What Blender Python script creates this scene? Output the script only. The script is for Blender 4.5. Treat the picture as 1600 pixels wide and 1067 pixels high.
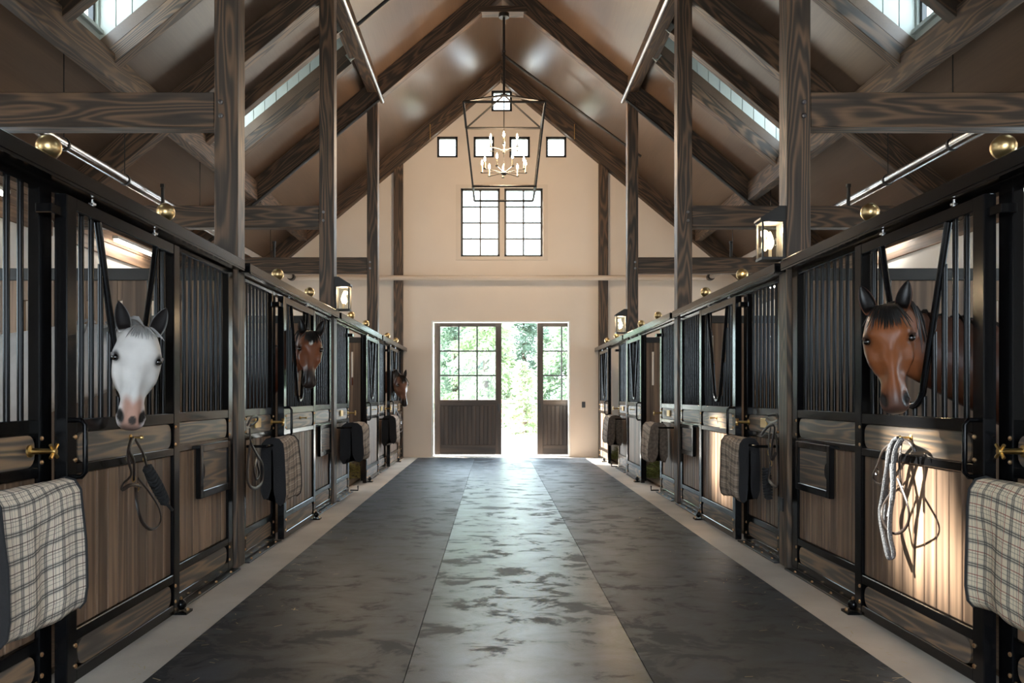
import bpy, bmesh, math, random
from mathutils import Vector, Matrix, Quaternion

random.seed(7)
for o in list(bpy.data.objects):
    bpy.data.objects.remove(o, do_unlink=True)
scene = bpy.context.scene
COL = scene.collection

# ------------------------------------------------------------------ camera
H = 1.267
cam_d = bpy.data.cameras.new('camera')
cam = bpy.data.objects.new('camera', cam_d)
COL.objects.link(cam)
cam.location = (0, 0, H)
cam.rotation_euler = (math.radians(90), 0, 0)
cam_d.sensor_fit = 'HORIZONTAL'
cam_d.sensor_width = 36
cam_d.lens = 29.25
cam_d.shift_x = 0.01719
cam_d.shift_y = 0.0525
cam_d.clip_end = 400
cam_d.clip_start = 0.02
scene.camera = cam

# ------------------------------------------------------------------ sky, sun, exposure
world = bpy.data.worlds.new('sky')
scene.world = world
world.use_nodes = True
wn = world.node_tree.nodes
bg = wn['Background']
bg.inputs['Color'].default_value = (0.75, 0.88, 1.0, 1)
bg.inputs['Strength'].default_value = 8.5
sun_d = bpy.data.lights.new('sun', 'SUN')
sun_d.energy = 42
sun_d.angle = math.radians(2.4)
sun_d.color = (1.0, 0.94, 0.86)
sun = bpy.data.objects.new('sun', sun_d)
COL.objects.link(sun)
sun.location = (-12, 14, 14)
sun.rotation_euler = Vector((6.2, -4.0, -4.68)).to_track_quat('-Z', 'Y').to_euler()
vs = scene.view_settings
vs.view_transform = 'Standard'
vs.look = 'None'
vs.gamma = 1
vs.use_curve_mapping = False
vs.exposure = 0.62

# ------------------------------------------------------------------ layout constants (metres)
XC = 0.132                      # aisle centre line
YW = 17.08                      # end wall face
YB = -2.6                       # wall behind the camera
POST = [2.44, 6.09, 9.74, 13.39]
BAY = 3.65
UO = 5.6                        # outer wall
RL, RT, RR = 7.71, 7.88, 8.08   # rafter underside, trimmer underside, roof underside at the ridge
PITCH = 0.833
SL = math.atan(PITCH)
ORD = ['nearest', 'second', 'third', 'farthest']
SIDE = {-1: 'left', 1: 'right'}

# ------------------------------------------------------------------ materials
def nt(name):
    m = bpy.data.materials.new(name)
    m.use_nodes = True
    t = m.node_tree
    return m, t, t.nodes['Principled BSDF']

def N(t, typ, **kw):
    n = t.nodes.new(typ)
    for k, v in kw.items():
        if k.startswith('i_'):
            n.inputs[k[2:].replace('_', ' ')].default_value = v
        else:
            setattr(n, k, v)
    return n

def ramp(t, stops):
    r = t.nodes.new('ShaderNodeValToRGB')
    el = r.color_ramp.elements
    while len(el) < len(stops):
        el.new(0.5)
    for e, (p, c) in zip(el, stops):
        e.position = p
        e.color = (*c, 1) if len(c) == 3 else c
    return r

def mth(t, op, a, b=None):
    n = t.nodes.new('ShaderNodeMath')
    n.operation = op
    for i, v in enumerate((a, b)):
        if v is None:
            continue
        if isinstance(v, (int, float)):
            n.inputs[i].default_value = v
        else:
            t.links.new(v, n.inputs[i])
    return n.outputs[0]

def plain(name, col, rough=0.5, metal=0.0, bump=0.0, bscale=40, var=0.0, vscale=3, spec=None, coat=0.0):
    m, t, b = nt(name)
    b.inputs['Base Color'].default_value = (*col, 1)
    b.inputs['Roughness'].default_value = rough
    b.inputs['Metallic'].default_value = metal
    if coat:
        b.inputs['Coat Weight'].default_value = coat
        b.inputs['Coat Roughness'].default_value = 0.12
    if spec is not None:
        b.inputs['Specular IOR Level'].default_value = spec
    tc = N(t, 'ShaderNodeTexCoord')
    if var:
        n = N(t, 'ShaderNodeTexNoise', i_Scale=vscale, i_Detail=6.0)
        t.links.new(tc.outputs['Object'], n.inputs['Vector'])
        r = ramp(t, [(0.3, tuple(c * (1 - var) for c in col)), (0.7, tuple(min(1, c * (1 + var)) for c in col))])
        t.links.new(n.outputs['Fac'], r.inputs[0])
        t.links.new(r.outputs[0], b.inputs['Base Color'])
    if bump:
        n = N(t, 'ShaderNodeTexNoise', i_Scale=bscale, i_Detail=4.0)
        t.links.new(tc.outputs['Object'], n.inputs['Vector'])
        bp = N(t, 'ShaderNodeBump', i_Strength=bump, i_Distance=0.01)
        t.links.new(n.outputs['Fac'], bp.inputs['Height'])
        t.links.new(bp.outputs[0], b.inputs['Normal'])
    return m

def wood(name, dark, mid, light, axis, rough=0.5, rings=26.0, lat=3.2, lon=0.35, contrast=0.5):
    """stained timber: contour lines of a stretched noise give the cathedral grain"""
    m, t, b = nt(name)
    tc = N(t, 'ShaderNodeTexCoord')
    oi = N(t, 'ShaderNodeObjectInfo')
    off = mth(t, 'MULTIPLY', oi.outputs['Random'], 37.0)
    add = N(t, 'ShaderNodeVectorMath', operation='ADD')
    t.links.new(tc.outputs['Object'], add.inputs[0])
    cmb = N(t, 'ShaderNodeCombineXYZ')
    for i in range(3):
        t.links.new(off, cmb.inputs[i])
    t.links.new(cmb.outputs[0], add.inputs[1])
    def stretched(la, lo):
        mp = N(t, 'ShaderNodeMapping')
        mp.inputs['Scale'].default_value = tuple(lo if i == axis else la for i in range(3))
        t.links.new(add.outputs[0], mp.inputs['Vector'])
        return mp.outputs[0]
    n1 = N(t, 'ShaderNodeTexNoise', i_Scale=1.0, i_Detail=2.0, i_Roughness=0.45)
    t.links.new(stretched(lat, lon), n1.inputs['Vector'])
    s = mth(t, 'SINE', mth(t, 'MULTIPLY', n1.outputs['Fac'], rings * 3.0))
    s = mth(t, 'MULTIPLY_ADD', s, 0.5)
    s.node.inputs[2].default_value = 0.5
    n2 = N(t, 'ShaderNodeTexNoise', i_Scale=1.0, i_Detail=5.0, i_Roughness=0.6)
    t.links.new(stretched(55, 1.6), n2.inputs['Vector'])
    n3 = N(t, 'ShaderNodeTexNoise', i_Scale=1.0, i_Detail=2.0)
    t.links.new(stretched(2.0, 0.5), n3.inputs['Vector'])
    f = mth(t, 'ADD', mth(t, 'MULTIPLY', s, contrast), mth(t, 'MULTIPLY', n2.outputs['Fac'], 0.55))
    f = mth(t, 'ADD', f, mth(t, 'MULTIPLY', n3.outputs['Fac'], 0.3))
    r = ramp(t, [(0.25, dark), (0.62, mid), (1.0, light)])
    t.links.new(f, r.inputs[0])
    # board to board variation
    hv = N(t, 'ShaderNodeHueSaturation')
    t.links.new(mth(t, 'MULTIPLY_ADD', oi.outputs['Random'], 0.45), hv.inputs['Value'])
    hv.inputs['Value'].links[0].from_node.inputs[2].default_value = 0.78
    t.links.new(r.outputs[0], hv.inputs['Color'])
    t.links.new(hv.outputs[0], b.inputs['Base Color'])
    b.inputs['Roughness'].default_value = rough
    bp = N(t, 'ShaderNodeBump', i_Strength=0.25, i_Distance=0.004)
    t.links.new(f, bp.inputs['Height'])
    t.links.new(bp.outputs[0], b.inputs['Normal'])
    return m

TIMBER = [wood('timber_%s' % 'xyz'[i], (0.024, 0.017, 0.013), (0.052, 0.036, 0.026), (0.16, 0.095, 0.055), i, 0.5, lat=4.2, lon=.45, rings=34) for i in range(3)]
BOARD = [wood('board_%s' % 'xyz'[i], (0.055, 0.044, 0.036), (0.115, 0.092, 0.075), (0.30, 0.19, 0.11), i, 0.42, lat=8, lon=.45, rings=24) for i in range(3)]
PLANK = [wood('plank_%s' % 'xyz'[i], (0.085, 0.050, 0.031), (0.175, 0.108, 0.068), (0.33, 0.205, 0.125), i, 0.5, lat=9, rings=9, contrast=0.4) for i in range(3)]
SOFFIT = [wood('soffit_%s' % 'xyz'[i], (0.070, 0.043, 0.028), (0.098, 0.062, 0.041), (0.125, 0.081, 0.054), i, 0.36, lat=2.2, rings=4, contrast=0.3) for i in range(3)]
DARKWOOD = [wood('darkdoor_%s' % 'xyz'[i], (0.030, 0.022, 0.018), (0.052, 0.038, 0.030), (0.085, 0.06, 0.045), i, 0.5, lat=7, rings=8) for i in range(3)]

BLACK = plain('black_enamel', (0.004, 0.004, 0.0045), 0.17, 0.0, spec=0.2)
BLACKM = plain('black_matte_metal', (0.014, 0.014, 0.014), 0.42)
BRASS = plain('brushed_brass', (0.62, 0.42, 0.16), 0.30, 1.0)
BALLM = plain('antique_brass', (0.66, 0.48, 0.24), 0.34, 1.0)
COPPER = plain('brass_bolts', (0.62, 0.38, 0.20), 0.35, 1.0)
CHROME = plain('chrome', (0.50, 0.50, 0.51), 0.26, 1.0)
STEEL = plain('galvanised_steel', (0.36, 0.36, 0.37), 0.28, 1.0)
CONC = plain('concrete', (0.52, 0.475, 0.42), 0.75, 0, 0.12, 60, 0.14, 2.2)
OUTGR = plain('pale_paving', (0.50, 0.48, 0.44), 0.9, 0, 0.05, 30, 0.08, 1.0)
DIRT = plain('stall_bedding', (0.16, 0.10, 0.055), 0.95, 0, 0.6, 90, 0.35, 30)
WALLM = plain('cream_wall', (0.76, 0.675, 0.585), 0.62, 0, 0.03, 12, 0.03, 1.2)
WHITEW = plain('white_wall', (0.72, 0.70, 0.66), 0.6, 0, 0, 1, 0.03, 2)
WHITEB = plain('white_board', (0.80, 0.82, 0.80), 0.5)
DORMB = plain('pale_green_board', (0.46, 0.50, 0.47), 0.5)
TRIMW = plain('pale_trim', (0.70, 0.62, 0.53), 0.55)
PIPEC = plain('cream_pipe', (0.66, 0.56, 0.46), 0.45)
BLACKF = plain('window_black', (0.016, 0.017, 0.020), 0.4)
LEATHER = plain('dark_leather', (0.020, 0.012, 0.009), 0.42, 0, 0.2, 90)
ROPEB = plain('black_rope', (0.012, 0.012, 0.013), 0.8, 0, 0.8, 220)
ROPEG = plain('grey_rope', (0.085, 0.087, 0.095), 0.8, 0, 0.9, 160, 0.6, 120)
LINING = plain('blanket_lining', (0.014, 0.013, 0.014), 0.9, 0, 0.3, 120)
RUBBER_EDGE = plain('rubber_edge', (0.02, 0.02, 0.022), 0.6)
PLASTER_BLK = plain('switch_black', (0.01, 0.01, 0.01), 0.35)

def mat_rubber(name, k, ro):
    m, t, b = nt(name)
    b.inputs['Specular IOR Level'].default_value = 0.5
    b.inputs['Specular Tint'].default_value = (0.60, 0.80, 1.0, 1)  # blue tint, like the bluish base below, stands in for sky glare
    tc = N(t, 'ShaderNodeTexCoord')
    mp = N(t, 'ShaderNodeMapping')
    mp.inputs['Scale'].default_value = (2.0, 2.6, 1)
    t.links.new(tc.outputs['Object'], mp.inputs['Vector'])
    n1 = N(t, 'ShaderNodeTexNoise', i_Scale=1.6, i_Detail=9.0, i_Roughness=0.66, i_Distortion=0.5)
    t.links.new(mp.outputs[0], n1.inputs['Vector'])
    n2 = N(t, 'ShaderNodeTexNoise', i_Scale=0.45, i_Detail=3.0)
    t.links.new(tc.outputs['Object'], n2.inputs['Vector'])
    f = mth(t, 'ADD', mth(t, 'MULTIPLY', n1.outputs['Fac'], 0.75), mth(t, 'MULTIPLY', n2.outputs['Fac'], 0.25))
    r = ramp(t, [(0.40, (0.009 * k, 0.010 * k, 0.0115 * k)), (0.48, (0.017 * k, 0.0205 * k, 0.026 * k)), (0.60, (0.025 * k, 0.033 * k, 0.047 * k))])
    t.links.new(f, r.inputs[0])
    t.links.new(r.outputs[0], b.inputs['Base Color'])
    rr = ramp(t, [(0.43, (ro[0],) * 3), (0.475, (ro[1],) * 3), (0.60, (ro[2],) * 3)])
    t.links.new(f, rr.inputs[0])
    t.links.new(rr.outputs[0], b.inputs['Roughness'])
    n3 = N(t, 'ShaderNodeTexNoise', i_Scale=160.0, i_Detail=2.0)
    t.links.new(tc.outputs['Object'], n3.inputs['Vector'])
    bp = N(t, 'ShaderNodeBump', i_Strength=0.18, i_Distance=0.003)
    t.links.new(n3.outputs['Fac'], bp.inputs['Height'])
    t.links.new(bp.outputs[0], b.inputs['Normal'])
    return m
RUBBER = mat_rubber('rubber_mat', 1.15, (.60, .46, .42))
RUBBER_WORN_GLARE = mat_rubber('worn_glare_rubber_mat', 1.8, (.56, .33, .29))  # worn centre lane; its lighter, bluer base also imitates glare from the doors

def mat_glass():
    m, t, b = nt('window_glass')
    t.nodes.remove(b)
    tr = N(t, 'ShaderNodeBsdfTransparent')
    tr.inputs['Color'].default_value = (0.96, 0.98, 0.97, 1)
    gl = N(t, 'ShaderNodeBsdfGlossy')
    gl.inputs['Roughness'].default_value = 0.02
    mx = N(t, 'ShaderNodeMixShader')
    mx.inputs[0].default_value = 0.018
    t.links.new(tr.outputs[0], mx.inputs[1])
    t.links.new(gl.outputs[0], mx.inputs[2])
    t.links.new(mx.outputs[0], t.nodes['Material Output'].inputs[0])
    return m
GLASS = mat_glass()

def emis(name, col, strength):
    m, t, b = nt(name)
    b.inputs['Base Color'].default_value = (*col, 1)
    b.inputs['Emission Color'].default_value = (*col, 1)
    b.inputs['Emission Strength'].default_value = strength
    return m
BULB = emis('lit_bulb', (1.0, 0.70, 0.40), 70)
LEDM = emis('led_tube', (1.0, 0.93, 0.82), 22)
CANDLE = plain('candle_sleeve', (0.75, 0.62, 0.42), 0.5)

def mat_plaid(name, base, l1, l2):
    m, t, b = nt(name)
    uv = N(t, 'ShaderNodeUVMap')
    sp = N(t, 'ShaderNodeSeparateXYZ')
    t.links.new(uv.outputs[0], sp.inputs[0])
    def lines(src, k, lo, hi):
        fr = mth(t, 'FRACT', mth(t, 'MULTIPLY', src, k))
        return mth(t, 'MULTIPLY', mth(t, 'GREATER_THAN', fr, lo), mth(t, 'LESS_THAN', fr, hi))
    col = None
    prev = None
    rgb = N(t, 'ShaderNodeRGB')
    rgb.outputs[0].default_value = (*base, 1)
    prev = rgb.outputs[0]
    K = 1 / 0.095
    specs = [(0.05, 0.30, l1, 0.28), (0.10, 0.15, l1, 0.8), (0.20, 0.25, l1, 0.8), (0.56, 0.60, l2, 0.85), (0.68, 0.71, l1, 0.6), (0.86, 0.89, l1, 0.5)]
    for ax in (0, 1):
        for lo, hi, c, w in specs:
            mk = lines(sp.outputs[ax], K, lo, hi)
            mx = N(t, 'ShaderNodeMix', data_type='RGBA')
            t.links.new(mth(t, 'MULTIPLY', mk, w), mx.inputs[0])
            t.links.new(prev, mx.inputs[6])
            mx.inputs[7].default_value = (*c, 1)
            prev = mx.outputs[2]
    t.links.new(prev, b.inputs['Base Color'])
    b.inputs['Roughness'].default_value = 0.9
    n = N(t, 'ShaderNodeTexNoise', i_Scale=900.0)
    t.links.new(uv.outputs[0], n.inputs['Vector'])
    bp = N(t, 'ShaderNodeBump', i_Strength=0.3, i_Distance=0.002)
    t.links.new(n.outputs['Fac'], bp.inputs['Height'])
    t.links.new(bp.outputs[0], b.inputs['Normal'])
    return m
PLAID_W = mat_plaid('plaid_white', (0.80, 0.69, 0.56), (0.050, 0.048, 0.050), (0.10, 0.05, 0.04))
PLAID_T = mat_plaid('plaid_tan', (0.38, 0.285, 0.215), (0.055, 0.048, 0.045), (0.70, 0.60, 0.48))
PLAID_Y = mat_plaid('plaid_cream', (0.80, 0.68, 0.50), (0.06, 0.055, 0.055), (0.32, 0.07, 0.05))

def vcol(name, rough=0.5, spec=0.5):
    m, t, b = nt(name)
    a = N(t, 'ShaderNodeAttribute', attribute_name='coat')
    tc = N(t, 'ShaderNodeTexCoord')
    n = N(t, 'ShaderNodeTexNoise', i_Scale=9.0, i_Detail=6.0)
    t.links.new(tc.outputs['Object'], n.inputs['Vector'])
    hv = N(t, 'ShaderNodeHueSaturation')
    t.links.new(mth(t, 'MULTIPLY_ADD', n.outputs['Fac'], 0.5), hv.inputs['Value'])
    hv.inputs['Value'].links[0].from_node.inputs[2].default_value = 0.75
    t.links.new(a.outputs['Color'], hv.inputs['Color'])
    t.links.new(hv.outputs[0], b.inputs['Base Color'])
    b.inputs['Roughness'].default_value = rough
    b.inputs['Specular IOR Level'].default_value = spec
    n2 = N(t, 'ShaderNodeTexNoise', i_Scale=140.0, i_Detail=2.0)
    t.links.new(tc.outputs['Object'], n2.inputs['Vector'])
    bp = N(t, 'ShaderNodeBump', i_Strength=0.12, i_Distance=0.003)
    t.links.new(n2.outputs['Fac'], bp.inputs['Height'])
    t.links.new(bp.outputs[0], b.inputs['Normal'])
    return m
BAYCOAT = vcol('bay_coat', 0.36, 0.26)
GREYCOAT = vcol('grey_coat', 0.55, 0.15)
HAIRB = plain('black_hair', (0.010, 0.008, 0.007), 0.45)
HAIRG = plain('grey_hair', (0.30, 0.29, 0.285), 0.6)
EYEM = plain('horse_eye', (0.006, 0.004, 0.003), 0.06, spec=0.8)
HAYM = plain('hay', (0.36, 0.27, 0.075), 0.85, 0, 0, 1, 0.4, 25)
HAYG = plain('green_hay', (0.19, 0.20, 0.045), 0.85, 0, 0, 1, 0.4, 25)
def leafmat(name, col):
    m, t, b = nt(name)
    tc = N(t, 'ShaderNodeTexCoord')
    n = N(t, 'ShaderNodeTexNoise', i_Scale=1.3, i_Detail=5.0)
    t.links.new(tc.outputs['Object'], n.inputs['Vector'])
    r = ramp(t, [(0.3, tuple(c * .6 for c in col)), (0.7, tuple(min(1, c * 1.35) for c in col))])
    t.links.new(n.outputs['Fac'], r.inputs[0])
    d = N(t, 'ShaderNodeBsdfDiffuse'); l = N(t, 'ShaderNodeBsdfTranslucent')
    mx = N(t, 'ShaderNodeMixShader')
    mx.inputs[0].default_value = 0.5
    t.nodes.remove(b)
    for q in (d, l):
        t.links.new(r.outputs[0], q.inputs['Color'])
    t.links.new(d.outputs[0], mx.inputs[1]); t.links.new(l.outputs[0], mx.inputs[2])
    t.links.new(mx.outputs[0], t.nodes['Material Output'].inputs[0])
    return m
LEAFM = [leafmat('needles_a', (0.33, 0.42, 0.30)), leafmat('needles_b', (0.46, 0.55, 0.36)), leafmat('needles_c', (0.25, 0.33, 0.26))]
BARK = plain('bark', (0.10, 0.07, 0.05), 0.9, 0, 0.5, 20)
FENCEM = plain('fence_wood', (0.22, 0.14, 0.09), 0.8)

# ------------------------------------------------------------------ mesh helpers
class MB:
    def __init__(self):
        self.v = []; self.f = []; self.uv = None
    def add(self, vs, fs):
        b = len(self.v)
        self.v += [tuple(p) for p in vs]
        self.f += [tuple(i + b for i in f) for f in fs]
        return self
    def box(self, c, d, ch=0.0):
        x, y, z = d[0] / 2, d[1] / 2, d[2] / 2
        if ch <= 0:
            vs = [(c[0] + sx * x, c[1] + sy * y, c[2] + sz * z) for sx in (-1, 1) for sy in (-1, 1) for sz in (-1, 1)]
            fs = [(0, 1, 3, 2), (4, 6, 7, 5), (0, 4, 5, 1), (2, 3, 7, 6), (0, 2, 6, 4), (1, 5, 7, 3)]
            return self.add(vs, fs)
        ch = min(ch, 0.45 * min(d))
        bm = bmesh.new()
        pts = []
        for sx in (-1, 1):
            for sy in (-1, 1):
                for sz in (-1, 1):
                    pts.append((sx * x, sy * (y - ch), sz * (z - ch)))
                    pts.append((sx * (x - ch), sy * y, sz * (z - ch)))
                    pts.append((sx * (x - ch), sy * (y - ch), sz * z))
        for p in pts:
            bm.verts.new(p)
        r = bmesh.ops.convex_hull(bm, input=bm.verts)
        bmesh.ops.dissolve_limit(bm, angle_limit=0.02, verts=bm.verts, edges=bm.edges)
        bm.verts.index_update()
        vs = [(v.co.x + c[0], v.co.y + c[1], v.co.z + c[2]) for v in bm.verts]
        fs = [[v.index for v in f.verts] for f in bm.faces]
        bm.free()
        return self.add(vs, fs)
    def tube(self, pts, r, n=8, cap=True, flat=1.0, up=None):
        pts = [Vector(p) for p in pts]
        m = len(pts)
        rs = r if isinstance(r, (list, tuple)) else [r] * m
        tang = []
        for i in range(m):
            a = pts[max(0, i - 1)]; b = pts[min(m - 1, i + 1)]
            d = b - a
            tang.append(d.normalized() if d.length > 1e-9 else Vector((0, 0, 1)))
        t0 = tang[0]
        ref = Vector(up) if up else (Vector((0, 0, 1)) if abs(t0.z) < 0.9 else Vector((1, 0, 0)))
        nrm = (ref - t0 * ref.dot(t0)).normalized()
        vs = []; fs = []
        for i in range(m):
            if i:
                q = tang[i - 1].rotation_difference(tang[i])
                nrm = q @ nrm
                nrm = (nrm - tang[i] * nrm.dot(tang[i])).normalized()
            bi = tang[i].cross(nrm)
            for k in range(n):
                a = 2 * math.pi * k / n
                vs.append(pts[i] + (nrm * math.cos(a) + bi * math.sin(a) * flat) * rs[i])
        for i in range(m - 1):
            for k in range(n):
                a = i * n + k; b = i * n + (k + 1) % n
                fs.append((a, b, b + n, a + n))
        if cap:
            fs.append(tuple(range(n - 1, -1, -1)))
            fs.append(tuple((m - 1) * n + k for k in range(n)))
        return self.add(vs, fs)
    def lathe(self, prof, n=16, c=(0, 0, 0), axis='z'):
        vs = []; fs = []
        for r, h in prof:
            for k in range(n):
                a = 2 * math.pi * k / n
                p = (r * math.cos(a), r * math.sin(a), h)
                if axis == 'x': p = (p[2], p[0], p[1])
                if axis == 'y': p = (p[0], p[2], p[1])
                vs.append((p[0] + c[0], p[1] + c[1], p[2] + c[2]))
        m = len(prof)
        for i in range(m - 1):
            for k in range(n):
                a = i * n + k; b = i * n + (k + 1) % n
                fs.append((a, b, b + n, a + n))
        fs.append(tuple(range(n - 1, -1, -1)))
        fs.append(tuple((m - 1) * n + k for k in range(n)))
        return self.add(vs, fs)
    def ball(self, c, r, n=12, m=8, sc=(1, 1, 1)):
        prof = [(max(1e-4, math.sin(math.pi * i / m)), -math.cos(math.pi * i / m)) for i in range(m + 1)]
        b = len(self.v)
        self.lathe([(p * r, h * r) for p, h in prof], n)
        for i in range(b, len(self.v)):
            x, y, z = self.v[i]
            self.v[i] = (x * sc[0] + c[0], y * sc[1] + c[1], z * sc[2] + c[2])
        return self
    def prism(self, poly, axis, a, b):
        """polygon (p,q) extruded along an axis: x:(y,z)  y:(x,z)  z:(x,y)"""
        def P(p, q, h):
            return {'x': (h, p, q), 'y': (p, h, q), 'z': (p, q, h)}[axis]
        n = len(poly)
        vs = [P(p, q, a) for p, q in poly] + [P(p, q, b) for p, q in poly]
        fs = [tuple(range(n)), tuple(range(2 * n - 1, n - 1, -1))]
        fs += [(i, i + n, (i + 1) % n + n, (i + 1) % n) for i in range(n)]
        return self.add(vs, fs)
    def mesh(self, name, mat, smooth=False):
        me = bpy.data.meshes.new(name)
        me.from_pydata(self.v, [], self.f)
        bm = bmesh.new()
        bm.from_mesh(me)
        bmesh.ops.recalc_face_normals(bm, faces=bm.faces)
        bm.to_mesh(me)
        bm.free()
        me.materials.append(mat)
        if smooth:
            me.polygons.foreach_set('use_smooth', [True] * len(me.polygons))
            try:
                me.set_sharp_from_angle(angle=math.radians(42))
            except Exception:
                pass
        me.update()
        return me

def link(name, me, parent=None, loc=(0, 0, 0), rot=(0, 0, 0)):
    o = bpy.data.objects.new(name, me)
    COL.objects.link(o)
    o.location = loc
    o.rotation_euler = rot
    if parent:
        o.parent = parent
    return o

def tag(o, label=None, cat=None, group=None, kind=None):
    if label: o['label'] = label
    if cat: o['category'] = cat
    if group: o['group'] = group
    if kind: o['kind'] = kind
    return o

def thing(name, loc, label, cat, group=None, rot=(0, 0, 0)):
    o = bpy.data.objects.new(name, None)
    COL.objects.link(o)
    o.empty_display_size = 0.1
    o.location = loc
    o.rotation_euler = rot
    return tag(o, label, cat, group)

_cache = {}
def pick(mat, d):
    if isinstance(mat, list):
        return mat[max(range(3), key=lambda i: d[i])]
    return mat

def box(name, c, d, mat, parent=None, ch=0.003, rot=(0, 0, 0)):
    """chamfered box whose origin is its centre; alike boxes share their mesh"""
    mt = pick(mat, d)
    key = (name, tuple(round(x, 4) for x in d), mt.name, ch)
    me = _cache.get(key)
    if me is None:
        me = MB().box((0, 0, 0), d, ch).mesh(name, mt)
        _cache[key] = me
    return link(name, me, parent, c, rot)

def box2(name, lo, hi, mat, parent=None, ch=0.003):
    lo2 = [min(a, b) for a, b in zip(lo, hi)]; hi2 = [max(a, b) for a, b in zip(lo, hi)]
    return box(name, [(a + b) / 2 for a, b in zip(lo2, hi2)], [b - a for a, b in zip(lo2, hi2)], mat, parent, ch)

def bez(pts, n=8):
    """Catmull-Rom through points"""
    P = [Vector(p) for p in pts]
    out = []
    for i in range(len(P) - 1):
        p0 = P[max(0, i - 1)]; p1 = P[i]; p2 = P[i + 1]; p3 = P[min(len(P) - 1, i + 2)]
        for k in range(n):
            t = k / n
            out.append(0.5 * ((2 * p1) + (p2 - p0) * t + (2 * p0 - 5 * p1 + 4 * p2 - p3) * t * t + (3 * p1 - p0 - 3 * p2 + p3) * t ** 3))
    out.append(P[-1])
    return out

def X(s, u):
    return XC + s * u
UO = 5.3
# ================================================================== SETTING
def roof_z(u):
    return RR - PITCH * abs(u)

DORM = [2.44, 6.09, 9.74]               # bays that carry a dormer on both slopes
D0, D1 = 1.38, 2.26                     # clear opening of a dormer within its bay
DU0, DU1 = 2.22, 4.03
def build_ceiling():
    mb = MB()
    def slab(s, a, b, y0, y1):
        poly = [(X(s, a), roof_z(a)), (X(s, b), roof_z(b)), (X(s, b), roof_z(b) + .16), (X(s, a), roof_z(a) + .16)]
        mb.prism(poly, 'y', y0, y1)
    for s in (-1, 1):
        slab(s, 0, DU0, YB - .3, YW + .4)
        slab(s, DU1 + .07, 5.9, YB - .3, YW + .4)
        ys = [YB - .3]
        for P in DORM:
            ys += [P + D0, P + D1]
        ys.append(YW + .4)
        for i in range(0, len(ys), 2):
            slab(s, DU0, DU1 + .07, ys[i], ys[i + 1])
    o = link('ceiling', mb.mesh('ceiling', SOFFIT[1]))
    tag(o, 'brown stained wooden roof soffit sloping up to the ridge', kind='structure')
    # board joints: narrow cover strips running down the slope
    return o
build_ceiling()

def wall_columns(cuts, top, holes, put):
    cuts = sorted(set(round(c, 4) for c in cuts))
    for a, b in zip(cuts[:-1], cuts[1:]):
        m = (a + b) / 2
        hs = sorted([(h[2], h[3]) for h in holes if h[0] - 1e-4 <= a and b <= h[1] + 1e-4])
        z = 0.0
        T = top(m)
        for h0, h1 in hs + [(T, T)]:
            if h0 > z + 1e-4:
                put(a, b, z, min(h0, T))
            z = h1

DX0, DX1, DZ = -1.262, 1.528, 2.77
WIN = [(-.69, .112, 4.111, 5.517), (.204, .992, 4.111, 5.517),
       (-1.176, -.755, 6.148, 6.58), (-.427, -.007, 6.148, 6.58), (.309, .729, 6.148, 6.58), (1.058, 1.478, 6.148, 6.58),
       (-.06, .361, 7.094, 7.527)]
def end_wall():
    mb = MB()
    holes = [(DX0, DX1, 0, DZ)] + WIN
    cuts = [X(1, u) for u in [i * .25 - 5.5 for i in range(45)]]
    for h in holes:
        cuts += [h[0], h[1]]
    def put(a, b, z0, z1):
        mb.box(((a + b) / 2, YW + .11, (z0 + z1) / 2), (b - a, .22, z1 - z0))
    wall_columns(cuts, lambda x: roof_z(max(0, abs(x - XC) - .13)), holes, put)
    o = link('wall_far', mb.mesh('wall_far', WALLM))
    tag(o, 'cream gable wall at the far end of the stable aisle', kind='structure')
end_wall()

def near_wall():
    mb = MB()
    holes = [(XC - 1.7, XC + 1.7, 0, 3.2)]  # unseen doorway, added to let sky light in from behind
    cuts = [X(1, u) for u in [i * .25 - 5.5 for i in range(45)]] + [holes[0][0], holes[0][1]]
    def put(a, b, z0, z1):
        mb.box(((a + b) / 2, YB - .11, (z0 + z1) / 2), (b - a, .22, z1 - z0))
    wall_columns(cuts, lambda x: roof_z(max(0, abs(x - XC) - .13)), holes, put)
    tag(link('wall_near', mb.mesh('wall_near', WALLM)), 'cream gable wall unseen behind the camera, open doorway added for sky light', kind='structure')
near_wall()

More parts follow.
